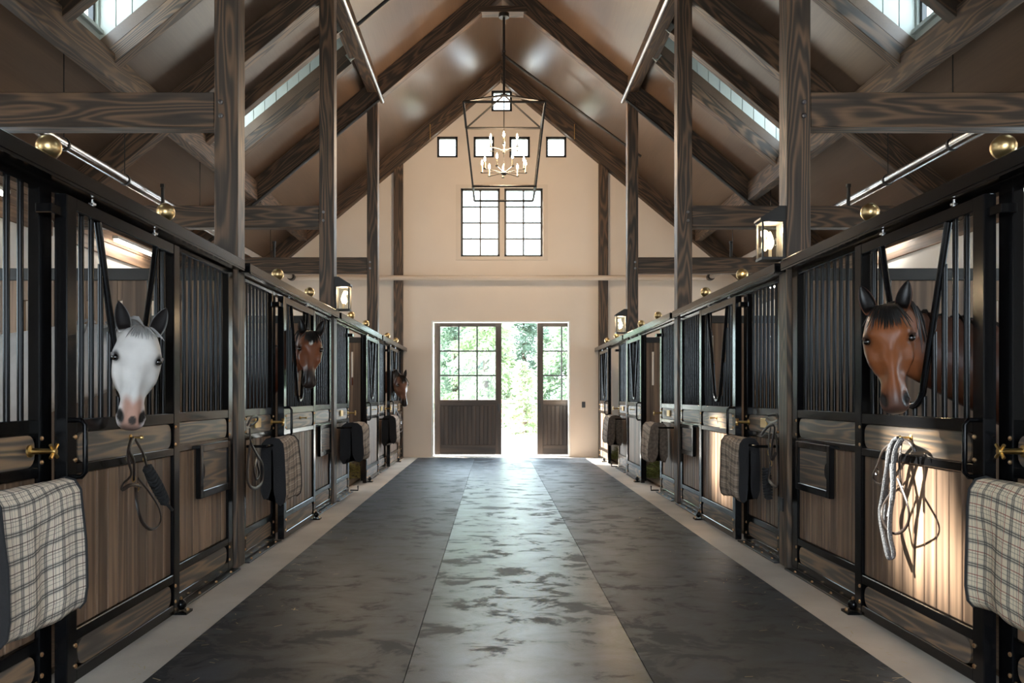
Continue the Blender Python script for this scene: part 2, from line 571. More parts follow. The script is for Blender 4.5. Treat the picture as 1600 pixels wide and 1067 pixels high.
STALLWIN = []
def side_walls():
    for s in (-1, 1):
        mb = MB()
        holes = [(P + 1.25, P + 2.45, 1.5, 2.5) for P in [-1.21] + POST]
        cuts = [YB - .2, YW + .2]
        for h in holes:
            cuts += [h[0], h[1]]
        def put(a, b, z0, z1):
            mb.box((X(s, UO + .1), (a + b) / 2, (z0 + z1) / 2), (.2, b - a, z1 - z0))
        wall_columns(cuts, lambda y: roof_z(UO) + .05, holes, put)
        w = link('wall_' + SIDE[s], mb.mesh('wall_' + SIDE[s], WHITEW))
        tag(w, 'white outer wall behind the %s row of stalls' % SIDE[s], kind='structure')
        for i, P in enumerate(POST):
            for k in range(3):
                box2('plank', (X(s, UO - .03), P + .2, 3.12 + k * .175), (X(s, UO - .002), P + BAY - .05, 3.12 + k * .175 + .17), PLANK, w, .006)
            for k in range(7):     # kick boards low on the wall
                box2('plank', (X(s, UO - .04), P + .2, .02 + k * .19), (X(s, UO - .002), P + BAY - .05, .02 + k * .19 + .185), PLANK, w, .006)
        for i, h in enumerate(holes[1:]):
            wn_ = link('window_%d' % (20 + i + (0 if s < 0 else 5)), MB().box((0, 0, 0), (.08, 1.2, .05)).box((0, 0, 1.0 - .0), (.08, 1.2, .05)).box((0, -.575, .5), (.08, .05, 1)).box((0, .575, .5), (.08, .05, 1)).box((0, 0, .5), (.05, .03, 1)).mesh('window_frame', BLACKF), None, (X(s, UO + .08), (h[0] + h[1]) / 2, 1.5))
            tag(wn_, 'black framed window in the outer wall of the %s stall on the %s' % (ORD[i], SIDE[s]), kind='structure')
            box('pane', (0, 0, .5), (.006, 1.1, .95), GLASS, wn_, 0)
side_walls()

# floor
fl = MB().box((XC, (YB + YW) / 2, -.06), (11, YW - YB + .5, .12))
tag(link('floor', fl.mesh('floor', CONC)), 'pale concrete floor strip beside the rubber mats', kind='structure')
MX = [-1.5415, -.399, .697, 1.828]
def mat_lane(a, b, y0, y1, label, mat=RUBBER):
    o = box2('rubber_mat', (a + .0012, y0, 0.0), (b - .0012, y1, .010), mat, None, .0012)
    tag(o, label, 'floor mat', 'rubber mats laid down the aisle')
mat_lane(MX[0], MX[1], -2.2, 16.75, 'long dark rubber floor mat down the left side of the aisle')
mat_lane(MX[1], MX[2], -2.2, 11.40, 'worn dark rubber floor mat down the middle of the aisle, nearest the viewer', RUBBER_WORN_GLARE)
mat_lane(MX[1], MX[2], 11.41, 16.75, 'short rubber floor mat in mid aisle beyond the cross joint, before the doors', RUBBER_WORN_GLARE)
mat_lane(MX[2], MX[3], -2.2, 16.75, 'long dark rubber floor mat down the right side of the aisle')
for s in (-1, 1):
    o = box2('floor', (X(s, 2.14), 2.0, .0), (X(s, UO - .045), YW - .01, .03), DIRT, None, 0)
    tag(o, 'brown bedding covering the floor of the %s stalls' % SIDE[s], kind='structure')

# outside ground
tag(link('ground', MB().box((0, 40, -.14), (160, 45.2, .12)).mesh('ground', OUTGR)), 'pale sunlit paving outside the far doors', kind='structure')
tag(link('ground', MB().box((0, -14, -.14), (160, 22, .12)).mesh('ground', OUTGR)), 'pale ground outside behind the camera', kind='structure')

# ------------------------------------------------------------------ end wall windows
def muntin_window(n, x0, x1, z0, z1, cols, rows, label, trim=.0):
    w = x1 - x0; h = z1 - z0
    fr = .045
    mb = MB()
    for sx in (0, 1):
        mb.box((fr / 2 + sx * (w - fr), 0, h / 2), (fr, .08, h))
        mb.box((w / 2, 0, fr / 2 + sx * (h - fr)), (w, .08, fr))
    o = link('window_%d' % n, mb.mesh('window_frame', BLACKF), None, (x0, YW + .06, z0))
    tag(o, label, kind='structure')
    iw = (w - 2 * fr) / cols; ih = (h - 2 * fr) / rows
    for c in range(1, cols):
        box('muntin', (fr + c * iw, 0, h / 2), (.034, .05, h - 2 * fr), BLACKF, o, .002)
    for r in range(1, rows):
        box('muntin', (w / 2, 0, fr + r * ih), (w - 2 * fr, .046, .034), BLACKF, o, .002)
    for c in range(cols):
        for r in range(rows):
            box('pane', (fr + (c + .5) * iw, .01, fr + (r + .5) * ih), (iw, .006, ih), GLASS, o, 0)
    return o
wl = ['left casement of the paired eight-pane windows high on the far wall', 'right casement of the paired eight-pane windows high on the far wall',
      'small square window, leftmost of the row of four below the gable', 'small square window, second from left in the row of four, behind the chandelier',
      'small square window, third from left in the row of four, behind the chandelier', 'small square window, rightmost of the row of four below the gable',
      'single small square window at the top of the gable']
for i, h in enumerate(WIN):
    muntin_window(i + 1, *h, *((2, 4) if i < 2 else (1, 1)), wl[i])
tr = MB()
x0, x1, z0, z1 = -.69, .992, 4.111, 5.517
tr.box(((x0 + x1) / 2, YW - .012, z1 + .035), (x1 - x0 + .2, .024, .07)).box(((x0 + x1) / 2, YW - .012, z0 - .035), (x1 - x0 + .2, .024, .07))
tr.box((x0 - .05, YW - .012, (z0 + z1) / 2), (.1, .024, z1 - z0)).box((x1 + .05, YW - .012, (z0 + z1) / 2), (.1, .024, z1 - z0)).box((.158, YW - .012, (z0 + z1) / 2), (.092, .024, z1 - z0))
tag(link('trim_1', tr.mesh('trim', TRIMW)), 'pale casing around the paired windows on the far wall', kind='structure')
tr = MB()
tr.box((DX0 - .012, YW + .10, DZ / 2), (.03, .24, DZ)).box((DX1 + .012, YW + .10, DZ / 2), (.03, .24, DZ)).box((XC, YW + .10, DZ + .012), (DX1 - DX0 + .05, .24, .03))
tag(link('trim_2', tr.mesh('trim', WHITEB)), 'white door lining around the far doorway', kind='structure')

# ------------------------------------------------------------------ far sliding doors
def barn_door(n, x0, label):
    LW = 1.40
    o = thing('door_%d' % n, (x0, YW + .28, .03), label, None)
    o['kind'] = 'structure'
    Hh = 2.80
    for a, b in ((0, .125), (LW - .125, LW)):
        box2('stile', (a, -.025, 0), (b, .025, Hh), DARKWOOD, o)
    for a, b in ((0, .20), (1.02, 1.14), (2.665, Hh)):
        box2('rail', (.125, -.024, a), (LW - .125, .024, b), DARKWOOD, o)
    np_ = 14
    pw = (LW - .25) / np_
    for k in range(np_):
        box('plank', (.125 + (k + .5) * pw, .0, .61), (pw - .002, .024, .82), DARKWOOD, o, .005)
    box2('backing_panel', (.12, .0125, .19), (LW - .12, .02, 1.03), DARKWOOD, o, 0)
    iw = (LW - .25) / 3; ih = (2.665 - 1.14) / 3
    for k in (1, 2):
        box('muntin', (.125 + k * iw, 0, 1.9025), (.03, .04, 1.525), BLACKF, o)
        box('muntin', (LW / 2, 0, 1.14 + k * ih), (LW - .25, .036, .03), BLACKF, o)
    for c in range(3):
        for r in range(3):
            box('pane', (.125 + (c + .5) * iw, .006, 1.14 + (r + .5) * ih), (iw, .006, ih), GLASS, o, 0)
    hx = LW - .06 if n == 1 else .06
    box('pull_handle', (hx, -.032, .98), (.03, .014, .16), BLACKM, o, .003)
    return o
barn_door(1, DX0 + .01, 'dark wooden sliding door with nine panes, closed over the left of the far doorway')
barn_door(2, .893, 'dark wooden sliding door slid partly behind the wall, right of the far opening')
o = box('light_switch', (1.83, YW - .008, 1.075), (.07, .016, .12), PLASTER_BLK, None, .004)
tag(o, 'small black switch plate on the cream wall right of the far doors', 'switch')

# ------------------------------------------------------------------ timber frame
def rafter(name, s, y0, w, zlow, depth, u0, u1, label, mat=TIMBER, cat='rafter'):
    L = (u1 - u0) / math.cos(SL)
    d = depth * math.cos(SL)
    uc = (u0 + u1) / 2
    zc = zlow - PITCH * uc
    # centre is half the depth along the outward normal
    uc += math.sin(SL) * d / 2
    zc += math.cos(SL) * d / 2
    me = MB().box((0, 0, 0), (L, w, d), .006).mesh(name, mat[0])
    for v in me.vertices:              # mitre at the ridge
        if u0 == 0.0 and v.co.x * -s > L / 2 - .02 and v.co.z > 0:
            v.co.x -= s * d * math.tan(SL)
    me.update()
    o = link(name, me, None, (X(s, uc), y0 + w / 2, zc), (0, s * SL, 0))
    return tag(o, label, cat)

PO = ['nearest the viewer', 'second along the row', 'third along the row']
for s in (-1, 1):
    sd = SIDE[s]
    for i, P in enumerate(POST):
        which = ['just outside the left of the picture' if s < 0 else 'just outside the right of the picture', 'first', 'second', 'third'][i]
        lab = 'square brown timber post, %s in the %s row counting from the viewer' % (which, sd) if i else 'square timber post %s' % which
        o = thing('timber_post', (X(s, 2.097), P + .087, 0), lab, 'post', 'square posts along the aisle')
        box2('shaft', (-.087, -.087, 0), (.087, .087, 6.0), TIMBER, o, .006)
        b = MB()
        for z in (3.31, 3.41):
            b.lathe([(.004, 0), (.017, .002), (.017, .018), (.010, .024)], 8, (s * .035, -.087, z), 'y')
        for k, vv in enumerate(b.v):
            b.v[k] = (vv[0], -.174 - vv[1], vv[2])
        tag(link('bolts', b.mesh('bolts', STEEL, True), o), kind='stuff')
        lab = 'horizontal timber tie beam from the %s %s post to the outer wall' % ([None, 'first', 'second', 'third'][i] or 'hidden nearest', sd)
        o = box2('tie_beam', (X(s, 2.186), P + .01, 3.235), (X(s, UO), P + .165, 3.49), TIMBER, None, .006)
        tag(o, lab, 'beam', 'tie beams over the stalls')
        rafter('rafter', s, P, .174, RL, RR - RL, 0.0, UO, 'heavy roof rafter rising over the %s %s post' % (['hidden nearest', 'first', 'second', 'third'][i], sd))
        y1 = P + BAY if i < 3 else YW - .18
        o = box2('purlin', (X(s, 3.94), P + .176, 4.40), (X(s, 4.09), y1 - .002, 4.70), TIMBER, None, .006)
        tag(o, 'long timber purlin under the %s roof slope, %s bay from the viewer' % (sd, ORD[i]), 'beam', 'purlins')
        if i < 3:
            o = box2('ridge_side_beam', (X(s, 2.01), P + .176, 6.14), (X(s, 2.18), P + BAY - .002, 6.385), TIMBER, None, .006)
            tag(o, 'lengthwise timber beam high between the %s posts, %s bay from the viewer' % (sd, ORD[i]), 'beam', 'lengthwise beams on the posts')
    o = box2('timber_post', (X(s, 2.0), YW - .1, 0), (X(s, 2.19), YW - .001, 6.05), TIMBER, None, .006)
    tag(o, 'flat timber post fixed to the far wall at the end of the %s stalls' % sd, 'post')
    rafter('rafter', s, YW - .176, .174, RL - .03, RR - RL + .03, 0.0, UO, 'dark rafter lying against the far gable wall, %s slope' % sd)
o = box2('collar_plate', (XC - .39, 13.37, 7.43), (XC + .39, 13.58, 7.53), TIMBER, None, .004)
tag(o, 'short flat timber plate under the ridge holding the chandelier', 'beam')

# ------------------------------------------------------------------ dormers
def dormer(s, P, idx):
    sd = SIDE[s]
    hid = idx == 0
    where = ('out of view above the nearest stall on the %s' % sd) if hid else 'over the %s stall in the %s roof slope' % (ORD[idx], sd)
    o = thing('dormer', (X(s, 4.03), P, 4.6), 'white board-lined roof dormer %s' % where, 'dormer', 'roof dormers')
    def lp(u, y, z):
        return (s * (u - 4.03), y, z - 4.6)
    def dz(u):                      # dormer soffit
        return 6.50 - .22 * (u - 2.1)
    n = 12
    w = (4.10 - 2.14) / n
    for side_y in (D1 + .015, D0 - .035):
        for k in range(n):
            ua = 2.14 + k * w + .005; ub = 2.14 + (k + 1) * w - .005
            poly = []
            for u in (ua, ub):
                poly.append((s * (u - 4.03), RT + .05 - PITCH * u - 4.6))
            for u in (ub, ua):
                poly.append((s * (u - 4.03), max(dz(u), roof_z(u) + .02) - 4.6))
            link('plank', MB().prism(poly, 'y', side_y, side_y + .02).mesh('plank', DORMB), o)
    # backing so that no light comes through the joints
    for side_y in (D1 + .036, D0 - .06):
        poly = [(s * (2.1 - 4.03), RR - PITCH * 2.1 - 4.6), (s * (4.2 - 4.03), RR - PITCH * 4.2 - 4.6), (s * (4.2 - 4.03), dz(4.2) - 4.6), (s * (2.1 - 4.03), dz(2.1) - 4.6)]
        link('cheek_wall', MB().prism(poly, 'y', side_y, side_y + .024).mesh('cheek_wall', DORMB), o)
    poly = [(s * (u - 4.03), dz(u) - 4.6 + h) for u, h in ((1.9, 0), (4.35, 0), (4.35, .12), (1.9, .12))]
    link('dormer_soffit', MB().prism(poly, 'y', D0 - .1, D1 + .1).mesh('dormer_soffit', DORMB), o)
    # front wall with the window
    mb = MB()
    a, b = D0 - .02, D1 + .02
    mb.box(lp(4.15, (a + b) / 2, 4.72), (.10, b - a, .42))
    mb.box(lp(4.15, (a + b) / 2, 5.94), (.10, b - a, .20))
    for y in (a + .02, b - .02):
        mb.box(lp(4.15, y, 5.4), (.10, .05, 1.0))
    link('front_wall', mb.mesh('front_wall', DORMB), o)
    mb = MB()
    for y in (a + .07, b - .07):
        mb.box(lp(4.15, y, 5.385), (.05, .045, .91))
    for z in (4.955, 5.815):
        mb.box(lp(4.15, (a + b) / 2, z), (.05, b - a - .1, .05))
    mb.box(lp(4.15, (a + b) / 2, 5.385), (.03, b - a - .1, .022))
    wf = link('window_frame', mb.mesh('window_frame', BLACKF), o)
    link('pane', MB().box(lp(4.16, (a + b) / 2, 5.385), (.005, b - a - .14, .86)).mesh('pane', GLASS), wf)
    box('window_sill', lp(4.085, (a + b) / 2, 4.915), (.05, b - a, .045), DORMB, o, .004)
    for y in (D0 - .14, D1):
        L = (DU1 - .06 - 2.19) / math.cos(SL); d = (RR - RT) * math.cos(SL)
        uc = (2.19 + DU1 - .06) / 2
        zc = RT - PITCH * uc
        uc += math.sin(SL) * d / 2; zc += math.cos(SL) * d / 2
        me = MB().box((0, 0, 0), (L, .14, d), .005).mesh('trimmer', TIMBER[0])
        link('trimmer', me, o, lp(uc, y + .07, zc), (0, s * SL, 0))
    box('header', lp(2.2, (D0 + D1) / 2, roof_z(2.2) - .02), (.06, D1 - D0, .22), TIMBER, o, .004)
for s in (-1, 1):
    for i, P in enumerate(DORM):
        dormer(s, P, i)

# ------------------------------------------------------------------ pipes
def pipe(name, pts, r, mat, label, cat='pipe', n=12):
    o = link(name, MB().tube(pts, r, n).mesh(name, mat, True))
    return tag(o, label, cat)
for s in (-1, 1):
    sd = SIDE[s]
    px = XC + s * 4.22
    o = thing('sprinkler_main', (px, 2.5, 3.65), 'shiny steel sprinkler main hanging lengthwise over the %s stalls' % sd, 'pipe')
    link('pipe', MB().tube([(0, 0, 0), (0, YW - 2.8, 0)], .055, 16).mesh('pipe', CHROME, True), o)
    for k, y in enumerate([4.85, 7.9, 9.2, 11.55, 13.1, 15.2]):
        mb = MB().tube([(0, y - 2.5 - .012, 0), (0, y - 2.5 + .012, 0)], .064, 14)
        mb.tube([(0, y - 2.5, .06), (0, y - 2.5, roof_z(4.22) - 3.65 - .01)], .006, 6)
        link('hanger', mb.mesh('hanger', BLACKM, True), o)
    mb = MB().tube([(0, YW - 2.9, 0), (0, YW - 2.78, 0)], .075, 14)
    mb.tube([(0, YW - 2.84, .05), (0, YW - 2.84, .17)], .02, 8).lathe([(.07, 0), (.07, .02)], 12, (0, YW - 2.84, .16))
    link('valve', mb.mesh('valve', BLACKM, True), o)
    tag(link('sprinkler_riser', MB().tube([(X(s, 1.95), 2.7, 6.03), (X(s, 1.95), 13.5, 6.03)], .032, 12).mesh('sprinkler_riser', STEEL, True)), 'steel sprinkler line along the high beam on the %s' % sd, 'pipe')
    u0, u1 = 2.25, 5.2
    tag(link('conduit', MB().tube([(X(s, 1.93), 13.40, RL - PITCH * 1.93 - .03), (X(s, u1), 13.40, RL - PITCH * u1 - .03)], .026, 8).mesh('conduit', BLACKM, True)), 'black conduit under the rafter of the third %s post' % sd, 'pipe')
    if s < 0:
        a, b = (1.93, 12.2), (.35, 12.2)
        tag(link('sprinkler_branch', MB().tube([(X(s, 1.93), 10.9, roof_z(1.93) - .36), (X(s, .30), 10.9, roof_z(.30) - .36)], .026, 10).mesh('sprinkler_branch', BLACKM, True)), 'black sprinkler branch climbing the left slope towards the ridge', 'pipe')
    else:
        tag(link('sprinkler_branch', MB().tube([(X(s, .02), 15.5, roof_z(.02) - .45), (X(s, 2.6), 15.5, roof_z(2.6) - .20)], .024, 10).mesh('sprinkler_branch', BLACKM, True)), 'dark sprinkler branch descending the right slope before the far wall', 'pipe')
    for i, P in enumerate(POST[1:]):
        if i < 2:
            tag(link('conduit_stub', MB().tube([(X(s, 4.05 - .35 * i), P + 3.65 + .09, 3.49), (X(s, 4.05 - .35 * i), P + 3.65 + .09, 3.74)], .022, 8).lathe([(.03, 3.72), (.03, 3.76)], 8, (X(s, 4.05 - .35 * i), P + 3.74, 0)).mesh('conduit_stub', BLACKM, True)), 'short dark pipe stub standing on the %s %s tie beam' % (['second', 'third'][i], sd), 'pipe')
pipe('wall_pipe', [(XC - 4.22, YW - .19, 3.65), (XC + 4.22, YW - .19, 3.65)], .052, PIPEC, 'long cream pipe crossing the far wall above the doors', n=16)
for x in (-1.3, 1.62):
    tag(link('hanger_rod', MB().tube([(x, YW - .25, 6.45), (x, YW - .25, 6.75)], .008, 6).mesh('hanger_rod', BRASS, True)), 'thin brass rod hanging below the rafter %s of the small gable windows' % ('left' if x < 0 else 'right'), 'rod')

# ------------------------------------------------------------------ stall partitions
def partition(s, i):
    P = POST[i]
    y = P + .087
    o = thing('stall_partition', (X(s, 2.2), y, 0), 'slotted plank partition between the %s and %s stalls on the %s' % (ORD[i - 1], ORD[i], SIDE[s]) if i else 'plank partition before the nearest %s stall' % SIDE[s], 'partition', 'plank partitions between stalls')
    n = 13
    w = (UO - .06 - 2.2) / n
    for k in range(n):
        box('plank', (s * (k + .5) * w, 0, 1.08), (w - .034, .045, 2.08), PLANK, o, .004)
    for z0, z1 in ((.04, 1.43), (1.97, 2.13)):
        for k in range(n):
            box('slot_filler', (s * (k + 1) * w, 0, (z0 + z1) / 2), (.034, .04, z1 - z0), PLANK, o, 0)
    box('top_channel', (s * (UO - .06 - 2.2) / 2, 0, 2.16), (UO - .06 - 2.2, .07, .09), BLACKM, o, .004)
    box('base_channel', (s * (UO - .06 - 2.2) / 2, 0, .03), (UO - .06 - 2.2, .07, .06), BLACKM, o, .004)
for s in (-1, 1):
    for i in range(1, 4):
        partition(s, i)
# ================================================================== STALL FRONTS
Z_MID = (1.104, 1.164); Z_BAND = (.968, 1.104); Z_R2 = (.924, .968)
Z_PL = (.249, .924); Z_R3 = (.197, .249); Z_KICK = (.076, .197); Z_BOT = (.02, .076)
STILE = .085

def round_board_mesh(name, w, h, th, r, mat):
    key = ('rb', name, round(w, 3), round(h, 3), mat.name)
    if key in _cache:
        return _cache[key]
    poly = []
    for cx, cz, a0 in ((w / 2 - r, h / 2 - r, 0), (-w / 2 + r, h / 2 - r, 90), (-w / 2 + r, -h / 2 + r, 180), (w / 2 - r, -h / 2 + r, 270)):
        for k in range(5):
            a = math.radians(a0 + k * 22.5)
            poly.append((cx + r * math.cos(a), cz + r * math.sin(a)))
    me = MB().prism(poly, 'x', -th / 2, th / 2).mesh(name, mat)
    _cache[key] = me
    return me

def bar_mesh(length, r=.0127):
    key = ('bar', round(length, 3), r)
    if key not in _cache:
        _cache[key] = MB().tube([(0, 0, 0), (0, 0, length)], r, 10).mesh('bar', BLACK, True)
    return _cache[key]

def bolts(parent, pts, s, r=.011, mat=None):
    mb = MB()
    for x, y, z in pts:
        mb.ball((x, y, z), r, 6, 4, (.8, 1, 1))
    tag(link('bolts', mb.mesh('bolts', mat or COPPER, True), parent), kind='stuff')

def panel(parent, s, uc, th, y0, y1, ztop, bars=True, yoke=False, feed=None, st=(STILE, STILE)):
    """framed panel: stiles, rails, rounded band boards, planks, bars; uc = centre depth, face towards the aisle"""
    xx = s * (uc - 2.0)
    face = s * (uc - th / 2 - 2.0)
    a, b = y0 + st[0], y1 - st[1]
    for lo, hi in ((y0, a), (b, y1)):
        box('stile', (xx, (lo + hi) / 2, (Z_BOT[0] + ztop) / 2), (th, hi - lo, ztop - Z_BOT[0]), BLACK, parent, .004)
    ym, w = (a + b) / 2, b - a
    for z0, z1 in ((ztop - .06, ztop), Z_MID, Z_R2, Z_R3, Z_BOT):
        box('rail', (xx, ym, (z0 + z1) / 2), (th - .004, w, z1 - z0), BLACK, parent, .004)
    for z0, z1 in (Z_BAND, Z_KICK):
        box('backing_plate', (xx + s * .010, ym, (z0 + z1) / 2), (.012, w, z1 - z0), BLACK, parent, 0)
        link('board', round_board_mesh('board', w - .05, z1 - z0 - .004, .026, .05, BOARD[1]), parent, (xx - s * .006, ym, (z0 + z1) / 2))
    n = max(4, round(w / .11))
    pw = w / n
    box('backing_plate', (xx + s * .016, ym, sum(Z_PL) / 2), (.004, w, Z_PL[1] - Z_PL[0]), BLACK, parent, 0)
    for k in range(n):
        box('plank', (xx + s * .002, a + (k + .5) * pw, sum(Z_PL) / 2), (.022, pw - .0025, Z_PL[1] - Z_PL[0]), PLANK, parent, .006)
    pts = []
    for y in (a + .012, b - .012):
        for z in (Z_BAND[0] + .018, Z_BAND[1] - .018, Z_KICK[0] + .016, Z_KICK[1] - .016):
            pts.append((face - s * .001, y + (-.028 if y < ym else .028), z))
    bolts(parent, pts, s)
    # bars
    nb = round(w / .095)
    zb0, zb1 = Z_MID[1], ztop - .06
    yc = ym
    def zu(d):                      # height of the yoke tube at a distance from its centre
        R0, zc = .11, zb0 + .05 + .11
        if d <= R0:
            return zc - math.sqrt(R0 * R0 - d * d)
        return zc + (d - R0) / (.33 - R0) * (zb1 - zc)
    for k in range(1, nb):
        y = a + w * k / nb
        top = zb1
        if yoke and abs(y - yc) < .325:
            top = zu(abs(y - yc))
        if top - zb0 > .03:
            link('bar', bar_mesh(top - zb0), parent, (xx, y, zb0))
    if yoke:
        R0, zc = .11, zb0 + .05 + .11
        pth = [(xx - s * .012, yc - .33, zb1)]
        for k in range(9):
            an = math.pi + math.pi * k / 8
            pth.append((xx - s * .012, yc + R0 * math.cos(an), zc + R0 * math.sin(an)))
        pth.append((xx - s * .012, yc + .33, zb1))
        link('yoke', MB().tube(pth, .017, 10).mesh('yoke', BLACK, True), parent)
    if feed:
        f0, f1 = feed
        z0, z1 = .605, .945
        fx = face - s * .012
        for lo, hi, za, zb in ((f0, f0 + .05, z0, z1), (f1 - .05, f1, z0, z1), (f0 + .05, f1 - .05, z0, z0 + .05), (f0 + .05, f1 - .05, z1 - .045, z1)):
            box('feed_frame', (fx, (lo + hi) / 2, (za + zb) / 2), (.034, hi - lo, zb - za), BLACK, parent, .004)
        fd = box('feed_door', (fx + s * .006, (f0 + f1) / 2, (z0 + z1) / 2), (.02, f1 - f0 - .1, z1 - z0 - .09), BOARD, parent, .003)
        mb = MB()
        poly = [(.045 * math.cos(math.radians(q)) - .0, .055 * math.sin(math.radians(q))) for q in range(-90, 91, 15)]
        mb.prism(poly, 'x', -.002, .002)
        link('finger_hole', mb.mesh('finger_hole', LINING), fd, (-s * .0102, -(f1 - f0 - .1) / 2 + .012, 0))

def handle(parent, s, u, y, z0, z1):
    x0 = s * (u - 2.0); d = -s * .055
    pts = [(x0, y, z0), (x0 + d * .7, y, z0), (x0 + d, y, z0 + .02), (x0 + d, y, z1 - .02), (x0 + d * .7, y, z1), (x0, y, z1)]
    link('handle', MB().tube(pts, .011, 10).mesh('handle', BLACK, True), parent)

SLIDE = {(-1, 2): .98, (1, 2): .98, (1, 3): .75}
def stall(s, i):
    P = POST[i]
    sd = SIDE[s]
    who = '%s stall on the %s' % (ORD[i], sd)
    o = thing('stall_front', (X(s, 2.0), P, 0), 'black barred stall front with plank base, %s' % who, 'stall front', 'stall fronts')
    far_end = 3.61 if i < 3 else YW - .105 - P
    panel(o, s, 2.055, .05, .18, 1.13, 2.19, st=(.085, .1))
    panel(o, s, 2.055, .05, 2.36, far_end, 2.19, feed=(2.86, 3.46), st=(.06, .11))
    # lintel strip joining both panels, behind the track
    box('head_rail', (s * .055, 1.745, 2.165), (.05, 1.23, .05), BLACK, o, .003)
    for a, b in ((.18, 1.13), (2.36, far_end)):
        box('floor_flange', (s * .012, (a + b) / 2, .006), (.07, b - a, .012), BLACKM, o, .002)
        bolts(o, [(s * -.002, a + (k + .5) * (b - a) / 4, .014) for k in range(4)], s, .012)
    mb = MB().ball((-s * .045, 2.40, .05), .032, 10, 6).box((-s * .05, 2.40, .008), (.09, .10, .014))
    link('floor_guide', mb.mesh('floor_guide', BLACK, True), o)
    bolts(o, [(-s * .045, 2.40, .086), (-s * .085, 2.40, .022)], s, .012)
    # door stop bracket at the top of the near panel
    box('stop_bracket', (s * .0, 1.06, 2.045), (.07, .11, .04), BLACK, o, .003)
    # brass plate, latch and blanket bar on the near panel
    box('name_plate', (s * .022, .56, 1.045), (.012, .15, .075), BRASS, o, .003)
    mb = MB().lathe([(.026, 0), (.026, .008), (.013, .014), (.011, .085), (.016, .095), (.012, .11)], 12, (0, 0, 0), 'x')
    for q in (45, 135):
        c, sn = math.cos(math.radians(q)), math.sin(math.radians(q))
        mb.tube([(.10, -.038 * c, -.038 * sn), (.10, .038 * c, .038 * sn)], .007, 8)
    me = mb.mesh('latch', BRASS, True)
    l = link('latch', me, o, (s * .016, .93, 1.04))
    l.scale = (-s, 1, 1)
    mb = MB().tube([(s * .03, 1.0, .875), (-s * .125, 1.0, .875), (-s * .13, .98, .875), (-s * .13, .30, .875), (-s * .125, .28, .875), (s * .03, .28, .875)], .011, 10)
    link('blanket_bar', mb.mesh('blanket_bar', BLACK, True), o)
    # sliding door
    sl = SLIDE.get((s, i), 0)
    st = 'slid open' if sl else 'closed'
    d = thing('sliding_door', (X(s, 2.0), P + 1.10 + sl, 0), 'black sliding stall door with yoke opening, %s, %s' % (st, who), 'door', 'sliding stall doors')
    panel(d, s, 1.978, .055, 0, 1.27, 2.127, yoke=True)
    handle(d, s, 1.952, .05, .915, 1.16)
    for y in (.28, .98):
        mb = MB().lathe([(.008, 2.127), (.008, 2.165)], 8, (-s * .022, y, 0)).lathe([(.018, 2.137), (.018, 2.147)], 6, (-s * .022, y, 0))
        link('roller_bolt', mb.mesh('roller_bolt', CHROME, True), d)
    bz = 1.055
    mb = MB().lathe([(.016, 0), (.016, .006), (.006, .01), (.006, .05), (.012, .056), (.008, .066)], 10, (0, 0, 0), 'x')
    h = link('tack_hook', mb.mesh('tack_hook', BRASS, True), d, (s * -.040, .635, bz))
    h.scale = (-s, 1, 1)
    # track
    t = thing('door_track', (X(s, 1.967), P, 2.17), 'black door track along the top of the %s' % who, 'rail', 'door tracks')
    y1 = BAY - .11 if i < 3 else YW - P - .01
    box2('rail', (-.043, .02, 0), (.043, y1, .067), BLACK, t, .004)
    box2('lip', (-s * .043, .03, -.012), (-s * .036, y1 - .01, .0), BLACK, t, .001)
    for k, yb in enumerate((1.02, 2.25)):
        b = thing('ball_finial', (X(s, 1.985), P + yb, 2.237), 'brass ball finial on the %s, %s of its pair' % (who, ['nearer', 'farther'][k]), 'finial', 'brass ball finials')
        mb = MB().ball((0, 0, .062), .0505, 24, 14)
        link('ball', mb.mesh('ball', BALLM, True), b)
        link('neck', MB().lathe([(.02, 0), (.02, .006), (.012, .012), (.012, .02)], 12).mesh('neck', BALLM, True), b)
    if sl:
        o2 = MB().tube([(0, 0, .03), (-s * .10, 0, .03), (-s * .10, 0, .09)], .010, 8)
        link('door_stop', o2.mesh('door_stop', BLACKM, True), o, (s * .01, 1.10, 0))
    # strip light on the outer wall
    lt = thing('strip_light', (X(s, UO - .17), P + 1.22, 3.30), 'long LED strip light under the eave inside the %s' % who, 'light', 'stall strip lights')
    box2('housing', (-.04, 0, .03), (.04, 1.22, .07), WHITEW, lt, .004)
    box2('diffuser', (-.03, .02, 0), (.03, 1.20, .03), LEDM, lt, .008)
for s in (-1, 1):
    for i in range(4):
        stall(s, i)

